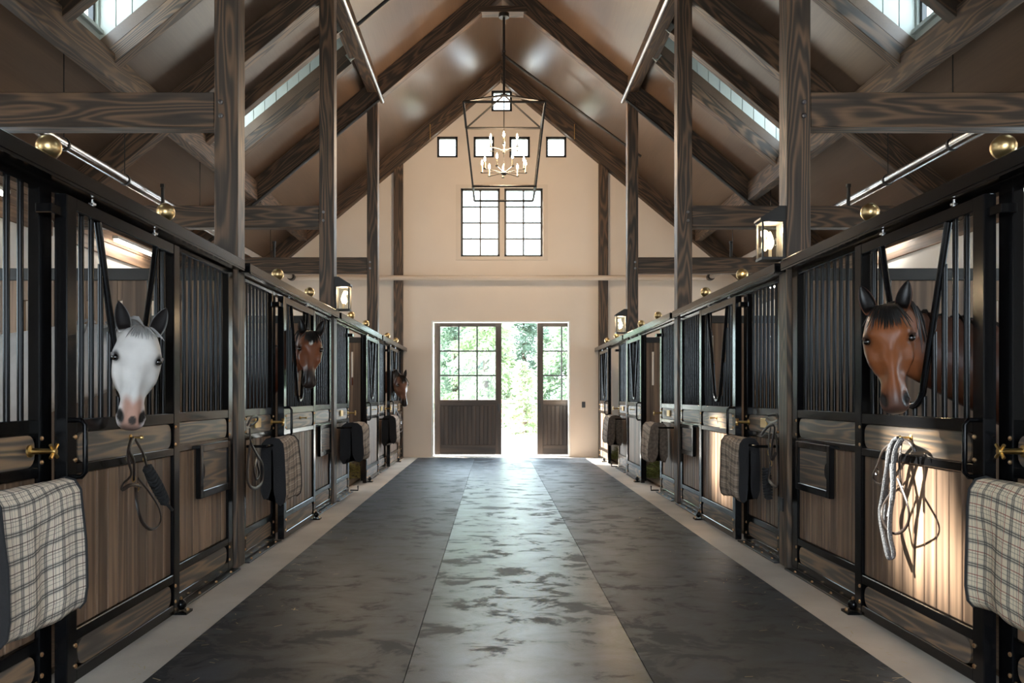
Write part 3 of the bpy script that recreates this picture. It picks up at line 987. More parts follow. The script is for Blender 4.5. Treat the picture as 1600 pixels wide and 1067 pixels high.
# ================================================================== LANTERNS ON POSTS
def sconce(s, i, label):
    P = POST[i]
    o = thing('wall_lantern', (X(s, 2.008), P + .087, 2.262), label, 'lantern', 'lanterns on the posts')
    w, d, h = .150, .13, .26       # out from the post, along the aisle, height of the glass
    def q(a, y, z):
        return (-s * a, y, z)
    fr = MB()
    for a in (.018, .018 + w):
        for y in (-d / 2, d / 2):
            fr.box(q(a, y, h / 2 + .02), (.012, .012, h))
    fr.box(q(.018 + w / 2, 0, .012), (w + .02, d + .02, .018))
    fr.box(q(.018 + w / 2, 0, h + .025), (w + .02, d + .02, .016))
    link('frame', fr.mesh('frame', BLACKM), o)
    poly = [(-s * .0, h + .033), (-s * (w + .04), h + .033), (-s * (w + .036), h + .05), (-s * .05, h + .135), (-s * .0, h + .135)]
    link('cap', MB().prism(poly, 'y', -d / 2 - .012, d / 2 + .012).mesh('cap', BLACKM), o)
    box('back_plate', q(.006, 0, .19), (.012, d + .02, .36), BLACKM, o, .002)
    for y in (-d / 2, d / 2):
        box('pane', q(.018 + w / 2, y, h / 2 + .02), (w - .012, .003, h - .01), GLASS, o, 0)
    box('pane', q(.018 + w, 0, h / 2 + .02), (.003, d - .012, h - .01), GLASS, o, 0)
    link('candle', MB().lathe([(.012, .02), (.012, .09)], 10, q(.018 + w / 2, 0, 0)).mesh('candle', CANDLE, True), o)
    link('bulb', MB().lathe([(.010, .09), (.024, .12), (.027, .14), (.016, .185), (.002, .215)], 12, q(.018 + w / 2, 0, 0)).mesh('bulb', BULB, True), o)
    ld = bpy.data.lights.new('lantern_glow', 'POINT')
    ld.energy = 26; ld.color = (1.0, .68, .40); ld.shadow_soft_size = .03
    lo = bpy.data.objects.new('lantern_glow', ld)
    COL.objects.link(lo)
    lo.parent = o
    lo.location = q(.018 + w / 2, 0, .23)
sconce(-1, 2, 'lit black lantern on the second left post')
sconce(1, 1, 'lit black lantern on the nearest right post')
sconce(1, 3, 'lit black lantern on the third right post')
for s, P, z in ((1, POST[1], .455), (-1, POST[2], .5)):
    o = box('outlet_plate', (X(s, 2.006), P + .1, z), (.012, .06, .10), PLASTER_BLK, None, .003)
    tag(o, 'small black outlet plate low on the %s post on the %s' % ('first' if s > 0 else 'second', SIDE[s]), 'outlet')

# ================================================================== CHANDELIER
def chandelier():
    cx, cy = .155, 13.45
    o = thing('chandelier', (cx, cy, 4.525), 'large black open-cage lantern chandelier with lit candle bulbs', 'chandelier')
    def ring(half, z):
        return [Vector((sx * half, sy * half, z)) for sx, sy in ((-1, -1), (1, -1), (1, 1), (-1, 1))]
    T = ring(.632, 5.787 - 4.525); B = ring(.49, 0)
    hub = Vector((0, 0, 6.12 - 4.525))
    for k in range(4):
        for a, b, nm in ((T[k], T[(k + 1) % 4], 'top_bar'), (B[k], B[(k + 1) % 4], 'bottom_bar'), (T[k], B[k], 'corner_bar'), (T[k], hub, 'roof_bar')):
            link(nm, MB().tube([a, b], .019, 4, up=(0, 0, 1) if nm != 'corner_bar' else (1, 1, 0)).mesh(nm, BLACKM), o)
    link('rod', MB().tube([hub, (0, 0, 7.43 - 4.525)], .020, 8).mesh('rod', BLACKM, True), o)
    link('stem', MB().tube([hub, (0, 0, .30)], .008, 8).lathe([(.03, .30), (.05, .33), (.03, .36)], 12).lathe([(.02, .68), (.035, .70), (.02, .72)], 12).mesh('stem', BLACKM, True), o)
    link('canopy', MB().lathe([(.085, 2.845), (.085, 2.905)], 20).mesh('canopy', BLACKM, True), o)
    link('swivel', MB().ball((0, 0, 2.30), .03, 8, 6).mesh('swivel', BLACKM, True), o)
    for n, r, z, ph in ((9, .36, .33, .2), (6, .245, .70, .5)):
        for k in range(n):
            a = 2 * math.pi * k / n + ph
            c, sn = math.cos(a), math.sin(a)
            arm = link('arm', MB().tube(bez([(0, 0, z), (r * .5 * c, r * .5 * sn, z + .015), (r * c, r * sn, z + .02)], 3), .0065, 6).lathe([(.022, 0), (.026, .012)], 10, (r * c, r * sn, z + .018)).mesh('arm', BLACKM, True), o)
            link('candle', MB().lathe([(.0115, 0), (.0115, .11)], 8, (r * c, r * sn, z + .03)).mesh('candle', CANDLE, True), arm)
            link('bulb', MB().lathe([(.006, .14), (.0165, .165), (.0175, .18), (.009, .21), (.001, .235)], 10, (r * c, r * sn, z)).mesh('bulb', BULB, True), arm)
    for z, e in ((.50, 95), (.90, 65)):
        ld = bpy.data.lights.new('candle_glow', 'POINT')
        ld.energy = e; ld.color = (1.0, .72, .46); ld.shadow_soft_size = .2
        lo = bpy.data.objects.new('candle_glow', ld)
        COL.objects.link(lo); lo.parent = o; lo.location = (0, 0, z)
chandelier()

# ================================================================== BLANKETS
def blanket(s, i, y0, y1, zbot, zback, mat, label, thick=.15, seed=0, lin=None):
    P = POST[i]
    rnd = random.Random(seed + 11)
    ub = 1.87                                     # centre of the blanket bar
    o = thing('horse_blanket', (X(s, ub), P + y0, .875), label, 'blanket', 'folded horse blankets on bars')
    t = thick / 2
    def contour(f):
        # f: 0..1 along the width; local (out, z), out>0 towards the aisle
        wob = .012 * math.sin(f * 7 + seed) + .008 * math.sin(f * 17 + 2 * seed)
        fb = zbot - .875 + .012 * math.sin(f * 5 + seed * 2)
        bb = zback - .875 + .01 * math.sin(f * 4 + 1)
        pts = []
        # back lobe, inside going down, bottom, outside up
        pts += [(-.010, -.05), (-.012, bb + .09), (-t * .38, bb + .012), (-t * .75, bb + .008), (-t, bb + .07)]
        pts += [(-t, -.20), (-t * .98, -.05), (-t * .9, .01), (-t * .55, .045), (0, .058), (t * .6, .047), (t * .95, .01), (t * 1.05, -.06)]
        pts += [(t * 1.08 + wob, -.2), (t * 1.12 + wob, fb * .6), (t * 1.15 + wob, fb + .085), (t * 1.02 + wob, fb + .025), (t * .72 + wob, fb)]
        pts += [(t * .38 + wob * .5, fb + .022), (.016, fb + .10), (.010, -.05), (0, -.02)]
        return pts
    ns = 12
    W = y1 - y0
    vs = []; fs = []; uvs = []
    n = len(contour(0))
    for j in range(ns + 1):
        f = j / ns
        c = contour(f)
        L = 0
        for k, (a, z) in enumerate(c):
            if k:
                L += math.hypot(a - c[k - 1][0], z - c[k - 1][1])
            vs.append((-s * a, f * W, z))
            uvs.append((L, f * W))
    for j in range(ns):
        for k in range(n):
            k2 = (k + 1) % n
            fs.append((j * n + k, j * n + k2, (j + 1) * n + k2, (j + 1) * n + k))
    me = bpy.data.meshes.new('cloth')
    me.from_pydata(vs, [], fs)
    uvl = me.uv_layers.new(name='UVMap')
    for lp in me.loops:
        uvl.data[lp.index].uv = uvs[lp.vertex_index]
    bm = bmesh.new(); bm.from_mesh(me); bmesh.ops.recalc_face_normals(bm, faces=bm.faces); bm.to_mesh(me); bm.free()
    me.materials.append(mat)
    me.polygons.foreach_set('use_smooth', [True] * len(me.polygons))
    link('cloth', me, o)
    for f, yy, dy in ((0, 0, -.004), (1, W, .004)):
        c = contour(f)
        mb = MB()
        cc = [(-s * a, z) for a, z in c]
        # dark lining end: quad strips between back and front edges
        half = n // 2
        mb.add([(p[0], yy + dy, p[1]) for p in cc], [(k, k + 1, n - 2 - k, n - 1 - k) for k in range(half - 1)])
        mb.tube([(p[0], yy, p[1]) for p in cc], .007, 6)
        link('lining', mb.mesh('lining', lin or LINING, True), o)
    return o
BROWNLIN = plain('brown_lining', (.13, .098, .075), .9, 0, .4, 60, .4, 30)
blanket(-1, 0, .38, .93, .40, .50, PLAID_W, 'white and black plaid blanket folded over a bar at the lower left corner', .13, 1)
blanket(-1, 1, .42, .93, .415, .44, PLAID_T, 'tan plaid blanket with dark lining on the second stall bar, left', .17, 2)
blanket(-1, 2, .36, .90, .46, .42, PLAID_T, 'tan plaid blanket with dark lining on the open third stall, left', .26, 3)
blanket(-1, 3, .30, .88, .46, .42, PLAID_T, 'dark lined plaid blanket on the bar of the farthest stall on the left', .22, 4)
blanket(1, 0, .36, .95, .40, .48, PLAID_Y, 'cream plaid blanket with black edge folded over a bar at the lower right corner', .14, 5)
blanket(1, 1, .44, .97, .43, .44, PLAID_T, 'tan plaid blanket with dark lining on the second stall bar, right', .15, 6)
blanket(1, 2, .38, .93, .44, .44, PLAID_T, 'pale tan plaid blanket on the bar of the open third stall on the right', .20, 7, BROWNLIN)
blanket(1, 3, .36, .92, .44, .42, PLAID_T, 'tan plaid blanket on the bar of the farthest stall on the right', .22, 8, BROWNLIN)

# ================================================================== HALTERS AND LEADS
FPX = 1300.0
def hang(s, u, px, py):
    """a point of the photograph carried onto the plane in front of the stall at distance u from the aisle centre"""
    x = X(s, u)
    y = FPX * x / (px - 772.5)
    return Vector((x, y, H - (py - 617.5) * y / FPX))
def halter(s, base_u, crop, sc, strands, rings, label, anchor, rope=None, coil=None, ropemat=None):
    ox, oy = crop
    def w(c, du):
        return hang(s, base_u - du, ox + c[0] / sc, oy + c[1] / sc)
    A = w(anchor, 0)
    o = thing('halter', A, label, 'halter', 'halters hung on the stalls')
    for pts, r, du in strands:
        n = len(pts)
        P3 = [w(p, du + .018 * math.sin(k * 1.3)) - A for k, p in enumerate(pts)]
        link('strap', MB().tube(bez(P3, 5), r, 8, flat=.45, up=(0, 1, 0)).mesh('strap', LEATHER, True), o)
    for (cx, cy), r in rings:
        c = w((cx, cy), .015) - A
        pts = [c + Vector((0, r * math.cos(2 * math.pi * k / 14), r * math.sin(2 * math.pi * k / 14))) for k in range(15)]
        link('ring', MB().tube(pts, .0035, 6, cap=False).mesh('ring', CHROME if ropemat is ROPEG else BRASS, True), o)
    if rope:
        for pts, r, du in rope:
            P3 = [w(p, du + .012 * math.sin(k * 1.9)) - A for k, p in enumerate(pts)]
            link('lead_rope', MB().tube(bez(P3, 6), r, 8).mesh('lead_rope', ropemat or ROPEB, True), o)
    if coil:
        a, b, r, du = coil
        p0, p1 = w(a, du) - A, w(b, du) - A
        mb = MB()
        d = p1 - p0; n = 11
        t = d.normalized(); e1 = t.orthogonal().normalized(); e2 = t.cross(e1)
        pts = []
        for k in range(n * 8 + 1):
            f = k / (n * 8); an = 2 * math.pi * k / 8
            rr = r * (0.75 + .25 * math.sin(math.pi * f))
            pts.append(p0 + d * f + (e1 * math.cos(an) + e2 * math.sin(an)) * rr)
        mb.tube(pts, .0085, 6)
        mb.tube([p0 + t * .0, p1], r * .75, 8)
        link('lead_rope', mb.mesh('lead_rope', ropemat or ROPEB, True), o)
    return o
halter(1, 1.925, (1200, 560), 2.105,
       [([(430, 262), (380, 300), (362, 345), (345, 390), (372, 415), (388, 380), (400, 340)], .010, .02),
        ([(440, 264), (470, 278), (485, 308)], .010, .02),
        ([(425, 395), (455, 470), (464, 520), (450, 560), (420, 576), (392, 562), (374, 520), (380, 480), (420, 420)], .008, .05),
        ([(440, 266), (432, 340), (438, 420), (458, 470)], .010, .03)],
       [((358, 372), .018), ((440, 430), .018), ((382, 395), .014)],
       'grey rope lead and halter hanging under the nearest brown horse on the right', (432, 258),
       rope=[([(428, 262), (405, 290), (378, 450), (370, 520), (392, 640), (404, 656), (413, 640), (400, 560), (410, 420), (408, 310), (440, 268)], .0115, .045),
             ([(440, 266), (398, 300), (390, 450), (385, 560), (400, 648)], .0115, .03),
             ([(436, 266), (415, 320), (412, 440), (398, 520)], .0115, .06)], ropemat=ROPEG)
halter(-1, 1.925, (0, 560), 2.105,
       [([(432, 262), (420, 320), (432, 380), (406, 410), (400, 432), (430, 416), (462, 420)], .010, .02),
        ([(440, 262), (425, 300), (440, 340), (440, 400)], .010, .03),
        ([(445, 265), (470, 310), (482, 352)], .011, .02),
        ([(455, 395), (492, 440), (522, 490), (529, 530), (515, 556), (490, 560), (464, 530), (450, 470), (447, 425)], .009, .03)],
       [((440, 395), .016), ((452, 425), .018), ((475, 330), .014)],
       'dark leather halter with coiled black lead hanging under the grey horse', (440, 258),
       rope=[([(535, 470), (552, 482), (566, 498)], .009, .03)], coil=((484, 358), (545, 475), .026, .03))
halter(1, 1.90, (920, 600), 3.557,
       [([(995, 175), (1045, 168), (1050, 200), (1010, 215), (985, 195)], .012, .02),
        ([(960, 280), (1000, 232), (1032, 240), (1020, 330), (1012, 440), (1000, 520), (1022, 556), (1050, 560), (1048, 400), (1040, 280)], .012, .03),
        ([(1010, 240), (1000, 330), (1014, 420), (1040, 380)], .011, .05)],
       [((1000, 380), .02), ((1012, 440), .02), ((1005, 340), .016)],
       'black halter with steel buckles hanging beside the blanket of the second stall on the right', (1000, 190),
       coil=((985, 470), (1000, 640), .03, .03), ropemat=ROPEB)
halter(-1, 1.86, (380, 600), 3.557,
       [([(22, 232), (45, 190), (76, 180), (78, 205), (40, 230)], .013, .02),
        ([(38, 250), (42, 320), (75, 390), (108, 450), (106, 540), (75, 578), (40, 570), (24, 520), (30, 400), (42, 330)], .013, .04),
        ([(75, 420), (62, 470), (72, 530), (90, 500), (75, 430)], .010, .06)],
       [((45, 330), .02), ((72, 425), .018)],
       'dark leather halter hanging beside the blanket of the second stall on the left', (42, 200), ropemat=ROPEB)
halter(-1, 1.93, (380, 600), 3.557,
       [([(846, 135), (835, 190), (842, 240), (862, 266), (884, 255), (882, 205), (858, 160), (848, 138)], .014, .02),
        ([(850, 140), (868, 190), (872, 240), (856, 262)], .012, .03)],
       [((848, 150), .03), ((878, 215), .03)],
       'small bridle hanging on the farthest door on the left below the bay head', (848, 135), ropemat=ROPEG)

# ================================================================== HAY
def hay(s, P, label, mat):
    rnd = random.Random(5)
    mb = MB()
    for k in range(900):
        r = rnd.random() ** .6 * .55; a = rnd.random() * 6.28
        z = .035 + .5 * max(0, 1 - r / .55) * rnd.random()
        c = Vector((r * math.cos(a), r * math.sin(a) * 1.3, z))
        d = Vector((rnd.uniform(-1, 1), rnd.uniform(-1, 1), rnd.uniform(-.4, .4))).normalized() * rnd.uniform(.06, .13)
        n = d.orthogonal().normalized() * .004
        mb.add([c - d + n, c - d - n, c + d - n, c + d + n], [(0, 1, 2, 3)])
    o = link('hay_pile', mb.mesh('hay_pile', mat), None, (X(s, 2.62), P + 3.05, .0))
    tag(o, label, 'hay', kind='stuff')
hay(-1, POST[2], 'heap of golden hay inside the open third stall on the left', HAYM)
hay(1, POST[2], 'heap of green hay inside the open third stall on the right', HAYG)
hay(1, POST[3], 'heap of hay inside the open farthest stall on the right', HAYG)
def straw():
    rnd = random.Random(9)
    mb = MB()
    for k in range(700):
        s = rnd.choice((-1, 1))
        u = 1.72 + rnd.gauss(0, .22)
        y = 2.6 + 12 * rnd.random() ** 1.7
        c = Vector((X(s, u), y, .0125 if u < 1.66 else .0025))
        a = rnd.random() * 6.28; l = rnd.uniform(.008, .028)
        d = Vector((math.cos(a), math.sin(a), 0)) * l; n = Vector((-math.sin(a), math.cos(a), 0)) * rnd.uniform(.001, .003)
        mb.add([c - d + n, c - d - n, c + d - n, c + d + n], [(0, 1, 2, 3)])
    o = link('straw_bits', mb.mesh('straw_bits', plain('straw', (.50, .42, .27), .8)))
    tag(o, 'stray bits of straw scattered along both edges of the aisle', 'straw', kind='stuff')
straw()
# ================================================================== HORSES
def lerp_tab(ts, vs, t):
    if t <= ts[0]: return vs[0]
    for k in range(len(ts) - 1):
        if t <= ts[k + 1]:
            f = (t - ts[k]) / (ts[k + 1] - ts[k])
            f2 = f * f * (3 - 2 * f) * .5 + f * .5
            return vs[k] + (vs[k + 1] - vs[k]) * f2
    return vs[-1]
HT = [0, .05, .10, .18, .30, .40, .50, .58, .66, .74, .82, .88, .94, .98, 1.0]
HWF = [.050, .078, .092, .108, .122, .116, .100, .084, .070, .063, .066, .073, .068, .052, .028]
HFF = [-.060, -.022, .000, .014, .018, .015, .011, .008, .005, .003, .001, -.003, -.013, -.030, -.05]
HFB = [-.14, -.18, -.21, -.245, -.270, -.270, -.250, -.215, -.170, -.142, -.130, -.126, -.118, -.104, -.085]
HWB = [.035, .058, .070, .088, .104, .108, .100, .080, .055, .042, .040, .045, .042, .034, .020]

def sstep(a, b, x):
    t = max(0.0, min(1.0, (x - a) / (b - a)))
    return t * t * (3 - 2 * t)
def mixc(a, b, f):
    return tuple(p + (q - p) * f for p, q in zip(a, b))

def horse(s, i, O, yaw, pitch, roll, L, coat, label, zneck=1.48, star=False, body_yaw=0.0, hair=None, mane_n=60, ear_tilt=(.30, .26), seed=0):
    P = POST[i]
    rnd = random.Random(seed)
    O = Vector(O)
    F0 = Vector((math.sin(yaw), -math.cos(yaw), 0))          # yaw 0 looks straight down the aisle at the viewer
    A = (Vector((0, 0, -1)) * math.cos(pitch) + F0 * math.sin(pitch)).normalized()
    F = (F0 * math.cos(pitch) + Vector((0, 0, 1)) * math.sin(pitch)).normalized()
    A = Quaternion(F, roll) @ A
    R = A.cross(F).normalized()
    def hp(r, f, a):
        return O + R * r + F * f + A * a
    mb = MB()
    # ---- head
    ns, nr = 46, 44
    vs = []; fs = []
    nost = [(q * .040, -.012, .885 * L) for q in (-1, 1)]
    for j in range(ns):
        t = j / (ns - 1)
        wf = lerp_tab(HT, HWF, t); ff = lerp_tab(HT, HFF, t); fb = lerp_tab(HT, HFB, t); wb = lerp_tab(HT, HWB, t)
        fc, hd = (ff + fb) / 2, (ff - fb) / 2
        for k in range(nr):
            th = 2 * math.pi * k / nr
            c, sn = math.cos(th), math.sin(th)
            f = fc + hd * math.copysign(abs(sn) ** .85, sn)
            v = (f - fb) / (2 * hd)
            nose = sstep(.35, .7, t)
            wfr = wf * (1 - (.12 + .26 * sstep(.30, .5, t) * (1 - sstep(.78, .9, t))) * sstep(.55, 1, v))
            w = wb + (wfr - wb) * sstep(.15, .75, v)
            r = w * math.copysign(abs(c) ** (.62 if sn > 0 else .8), c)
            a = t * L
            # orbital ridge, eye hollow, facial crest, nostril
            for q in (-1, 1):
                def g(r0, f0, a0, sg):
                    return math.exp(-((r - r0) ** 2 + (f - f0) ** 2 + (a - a0) ** 2) / (2 * sg * sg))
                r += q * .012 * g(q * .112, -.012, .275 * L, .028)
                f += .010 * g(q * .080, .004, .265 * L, .026)
                r -= q * .014 * g(q * .110, -.032, .345 * L, .021)
                r += q * .015 * g(q * .085, -.055, .50 * L, .030)
                r -= q * .022 * g(q * .075, -.025, .64 * L, .036)
                f -= .018 * g(q * .062, .0, .45 * L, .032)
                r += q * .010 * g(q * .062, -.020, .86 * L, .022)
                gn = math.exp(-(((r - q * .056) / .013) ** 2 + ((f + .016) / .022) ** 2 + ((a - .875 * L) / .024) ** 2) / 2)
                r -= q * .016 * gn; f -= .030 * gn
            f += .004 * math.exp(-((abs(r) - .0) ** 2) / .0008) * sstep(.3, .5, t) * (1 if sn > 0 else 0)
            vs.append(hp(r, f, a))
    for j in range(ns - 1):
        for k in range(nr):
            a_ = j * nr + k; b_ = j * nr + (k + 1) % nr
            fs.append((a_, b_, b_ + nr, a_ + nr))
    fs.append(tuple(range(nr - 1, -1, -1))); fs.append(tuple((ns - 1) * nr + k for k in range(nr)))
    mb.add(vs, fs)
    # ---- neck, trunk, legs
    ym = P + 1.735
    n0 = hp(0, -.115, .115)
    yoke = Vector((X(s, 2.0), ym + (.02), zneck))
    n2 = Vector((X(s, 2.42), ym + .10, 1.40))
    n3 = Vector((X(s, 2.85), ym + .14, 1.26))
    path = bez([n0, n0.lerp(yoke, .5) + Vector((0, 0, .03)), yoke, n2, n3], 6)
    m = len(path)
    rad = [lerp_tab([0, .25, .5, .75, 1], [.115, .145, .175, .25, .36], k / (m - 1)) for k in range(m)]
    mb.tube(path, rad, 22, flat=.52, up=(0, 0, 1))
    bd = Vector((s * math.cos(body_yaw), math.sin(body_yaw), 0))
    b0 = Vector((X(s, 2.62), ym + .10, 1.12))
    ts = [0, .06, .15, .28, .45, .62, .78, .90, .97, 1.0]
    rr = [.08, .20, .29, .335, .345, .335, .34, .315, .22, .08]
    zz = [-.02, .0, .02, .03, .0, .02, .07, .08, .06, .03]
    mb.tube([b0 + bd * (1.75 * t) + Vector((0, 0, z)) for t, z in zip(ts, zz)], rr, 24, flat=.82, up=(0, 0, 1))
    side = Vector((-bd.y, bd.x, 0))
    for fwd, off in ((.28, .15), (1.45, .17)):
        for q in (-1, 1):
            top = b0 + bd * fwd + side * (q * off) + Vector((0, 0, -.05))
            hind = fwd > 1
            k1 = top + bd * (-.05 if hind else .0) + Vector((0, 0, -.42))
            k2 = top + bd * (.10 if hind else .0) + Vector((0, 0, -.62))
            ft = Vector((k2.x, k2.y, 0)) + bd * (-.02)
            pth = [top, top.lerp(k1, .5), k1, k2, Vector((ft.x, ft.y, .22)), Vector((ft.x, ft.y, .12)) - bd * .02, Vector((ft.x, ft.y, .04)) - bd * .06, Vector((ft.x, ft.y, .032)) - bd * .06]
            mb.tube(pth, [.17, .14, .09, .058, .04, .045, .062, .065] if hind else [.15, .11, .07, .055, .038, .045, .06, .065], 14)
    # ---- one continuous skin
    base = Vector((X(s, 2.62), ym, .03))
    mb.v = [tuple(Vector(p) - base) for p in mb.v]
    tmp = bpy.data.objects.new('tmp_horse', mb.mesh('tmp_horse', coat['mat']))
    COL.objects.link(tmp)
    md = tmp.modifiers.new('r', 'REMESH'); md.mode = 'VOXEL'; md.voxel_size = .0085 if i < 2 else .012
    sm = tmp.modifiers.new('s', 'SMOOTH'); sm.factor = .5; sm.iterations = 3
    dg = bpy.context.evaluated_depsgraph_get()
    me = bpy.data.meshes.new_from_object(tmp.evaluated_get(dg))
    bpy.data.objects.remove(tmp, do_unlink=True)
    # ---- ears join the same skin
    bm = bmesh.new(); bm.from_mesh(me)
    ear_inner = set()
    n_before = len(bm.verts)
    for q, tilt in zip((-1, 1), ear_tilt):
        root = hp(q * .070, -.050, .026)
        up = (A * -1 + R * (q * tilt) + F * .04).normalized()
        sdv = up.cross(F).normalized()
        fw = sdv.cross(up).normalized()
        fw = (fw + R * q * .25).normalized(); sdv = up.cross(fw).normalized()
        if fw.dot(F) < 0: fw = -fw
        EL = .150
        rows = []
        for j in range(12):
            v = j / 11
            w = .037 * (math.sin(math.pi * min(1, .22 + .78 * v)) ** .75 + .04) if v < 1 else .001
            w = max(w, .0015)
            row = []
            for k in range(14):
                ph = 2 * math.pi * k / 14
                x = w * math.sin(ph)
                cc = math.cos(ph)
                dep = -w * .85 * cc if cc > 0 else w * .60 * cc * 1.0 * (1 if v > .12 else .2)
                pt = root + up * (EL * v - .012) + sdv * x + fw * dep - base
                vt = bm.verts.new(pt); row.append(vt)
            rows.append(row)
        bm.verts.index_update()
        for j in range(11):
            for k in range(14):
                bm.faces.new((rows[j][k], rows[j][(k + 1) % 14], rows[j + 1][(k + 1) % 14], rows[j + 1][k]))
        bm.faces.new(rows[-1])
        for j in range(1, 12):
            for k in range(14):
                if math.cos(2 * math.pi * k / 14) < -.3:
                    ear_inner.add(rows[j][k].index)
    bmesh.ops.recalc_face_normals(bm, faces=bm.faces)
    bm.to_mesh(me); bm.free()
    me.name = 'horse'
    me.materials.clear(); me.materials.append(coat['mat'])
    me.polygons.foreach_set('use_smooth', [True] * len(me.polygons))
    # ---- coat colours
    att = me.color_attributes.new('coat', 'FLOAT_COLOR', 'POINT')
    cols = []
    for idx, vtx in enumerate(me.vertices):
        d = vtx.co + base - O
        r, f, a = d.dot(R), d.dot(F), d.dot(A)
        c = coat['body']
        if idx in ear_inner:
            c = coat['ear']
        elif -.2 < a < L + .06 and abs(r) < .16 and -.30 < f < .08:
            t = a / L
            c = coat['face']
            c = mixc(c, coat['cheek'], sstep(-.04, -.16, f) * .7)
            c = mixc(coat['crown'], c, sstep(-.02, .16, t))
            if star:
                ds = math.hypot(r * 1.15, a - .24 * L)
                c = mixc((.72, .68, .62), c, sstep(.020, .030, ds + .006 * math.sin(40 * r + 60 * a)))
            for q in (-1, 1):
                de = math.sqrt((r - q * .112) ** 2 + (f + .03) ** 2 + (a - .337 * L) ** 2)
                c = mixc(coat['eye'], c, sstep(.022, .048, de))
            nz = sstep(coat['muz'][0], coat['muz'][1], t - (2.2 * max(0, .03 - abs(r)) if 'snip' in coat else 0))
            if 'snip' in coat: nz *= 1 - .75 * sstep(.030, .055, abs(r))
            c = mixc(c, coat['nose'], nz)
            if 'snip' in coat:
                dn = math.hypot((r + .006) / 1.0, (a - .925 * L) / 1.1)
                c = mixc(coat['snip'], c, sstep(.014, .022, dn))
            c = mixc(c, coat['lip'], sstep(.93, 1.0, t) * .8)
            for q in (-1, 1):
                dn = math.sqrt(((r - q * (.050 - (a - .875 * L) * .25)) * 1.25) ** 2 + ((a - .875 * L) * .55) ** 2 + ((f + .03) * .5) ** 2)
                c = mixc(coat['nostril'], c, sstep(.016, .027, dn))
        else:
            z = vtx.co.z + base.z
            c = mixc(coat['leg'], c, sstep(.45, .75, z))
        cols += [*c, 1.0]
    att.data.foreach_set('color', cols)
    me.update()
    o = link('horse', me, None, base)
    tag(o, label, 'horse', 'horses looking out of the stalls')
    # ---- eyes
    for q in (-1, 1):
        e = hp(q * .0955, -.043, .338 * L) - base
        ey = link('eye', MB().ball(e, .0195, 16, 10, (1, 1, .85)).mesh('eye', EYEM, True), o)
        lid = MB()
        pts = [hp(q * (.112 - .004 * abs(k - 4) / 4), -.041 + .025 * math.cos(math.pi * k / 8), .338 * L - .016 * math.sin(math.pi * k / 8)) - base for k in range(9)]
        lid.tube(pts, [.003, .006, .0075, .008, .008, .008, .0075, .006, .003], 6)
        link('eyelid', lid.mesh('eyelid', coat['lid'], True), ey)
    # ---- hair
    hm = coat['hair']
    fl = MB()
    for k in range(coat['fl_n']):
        r0 = rnd.gauss(0, .022)
        ln = coat['fl_len'] * rnd.uniform(.6, 1.1) * L
        bend = rnd.uniform(-.02, .02) + r0 * .5
        pts = []
        for j in range(6):
            t = j / 5
            a = .002 + t * ln
            ff = lerp_tab(HT, HFF, max(0, a / L))
            pts.append(hp(r0 * (.8 + .5 * t) + bend * t, ff - .004 * abs(r0) / .04 + (.007 if t < .9 else .002), a) - base)
        fl.tube(pts, [.0035, .005, .0048, .004, .003, .0008], 5, flat=.6)
    link('forelock', fl.mesh('forelock', hm, True), o)
    mn = MB()
    for k in range(mane_n):
        f = rnd.uniform(.03, .8)
        x = f * (m - 1); j = int(x)
        p = path[j].lerp(path[min(m - 1, j + 1)], x - j)
        rd = rad[j] * .97
        top = p + Vector((0, 0, rd))
        tng = (path[min(m - 1, j + 1)] - path[max(0, j - 1)]).normalized()
        sd_ = Vector((0, 0, 1)).cross(tng).normalized() * (-1 if s < 0 else 1)
        if k % 4 == 0: sd_ = -sd_
        ln = rnd.uniform(.10, .19) * coat.get('mane_len', 1)
        pts = [top - base, top + sd_ * .035 + Vector((0, 0, .008)) - base, top + sd_ * (.52 * rd * .9) + Vector((0, 0, -.07)) - base, top + sd_ * (.52 * rd + .015) + Vector((0, 0, -.07 - ln)) - base]
        mn.tube(bez(pts, 2), [.007, .008, .008, .007, .005, .003, .001][:len(bez(pts, 2))], 5, flat=.5)
    link('mane', mn.mesh('mane', hm, True), o)
    tl = MB()
    e0 = b0 + bd * 1.72 + Vector((0, 0, .22))
    for k in range(14):
        dv = Vector((rnd.uniform(-.05, .05), rnd.uniform(-.05, .05), 0))
        tl.tube([e0 - base, e0 + bd * .08 + dv * .4 - base, e0 + bd * .10 + dv + Vector((0, 0, -.35)) - base, e0 + bd * .08 + dv + Vector((0, 0, -.75)) - base], [.02, .022, .02, .003], 6)
    link('tail', tl.mesh('tail', hm, True), o)
    return o

LIDG = plain('grey_eyelid', (.20, .185, .18), .6)
LIDB = plain('bay_eyelid', (.045, .02, .012), .5)
GREY = dict(mat=GREYCOAT, body=(.46, .45, .44), face=(.60, .58, .56), cheek=(.44, .43, .425), crown=(.17, .165, .16), ear=(.008, .006, .006), eye=(.075, .07, .07),
            muz=(.64, .76), nose=(.42, .24, .185), lip=(.07, .055, .05), nostril=(.010, .008, .007), leg=(.35, .34, .33), snip=(.045, .035, .032), hair=HAIRG, lid=LIDG, fl_n=34, fl_len=.15)
BAY1 = dict(mat=BAYCOAT, body=(.085, .028, .013), face=(.20, .064, .022), cheek=(.125, .038, .014), crown=(.055, .022, .012), ear=(.004, .003, .003), eye=(.05, .02, .01),
            muz=(.74, .92), nose=(.085, .040, .028), lip=(.018, .013, .012), nostril=(.012, .008, .007), leg=(.012, .009, .008), hair=HAIRB, lid=LIDB, fl_n=120, fl_len=.25)
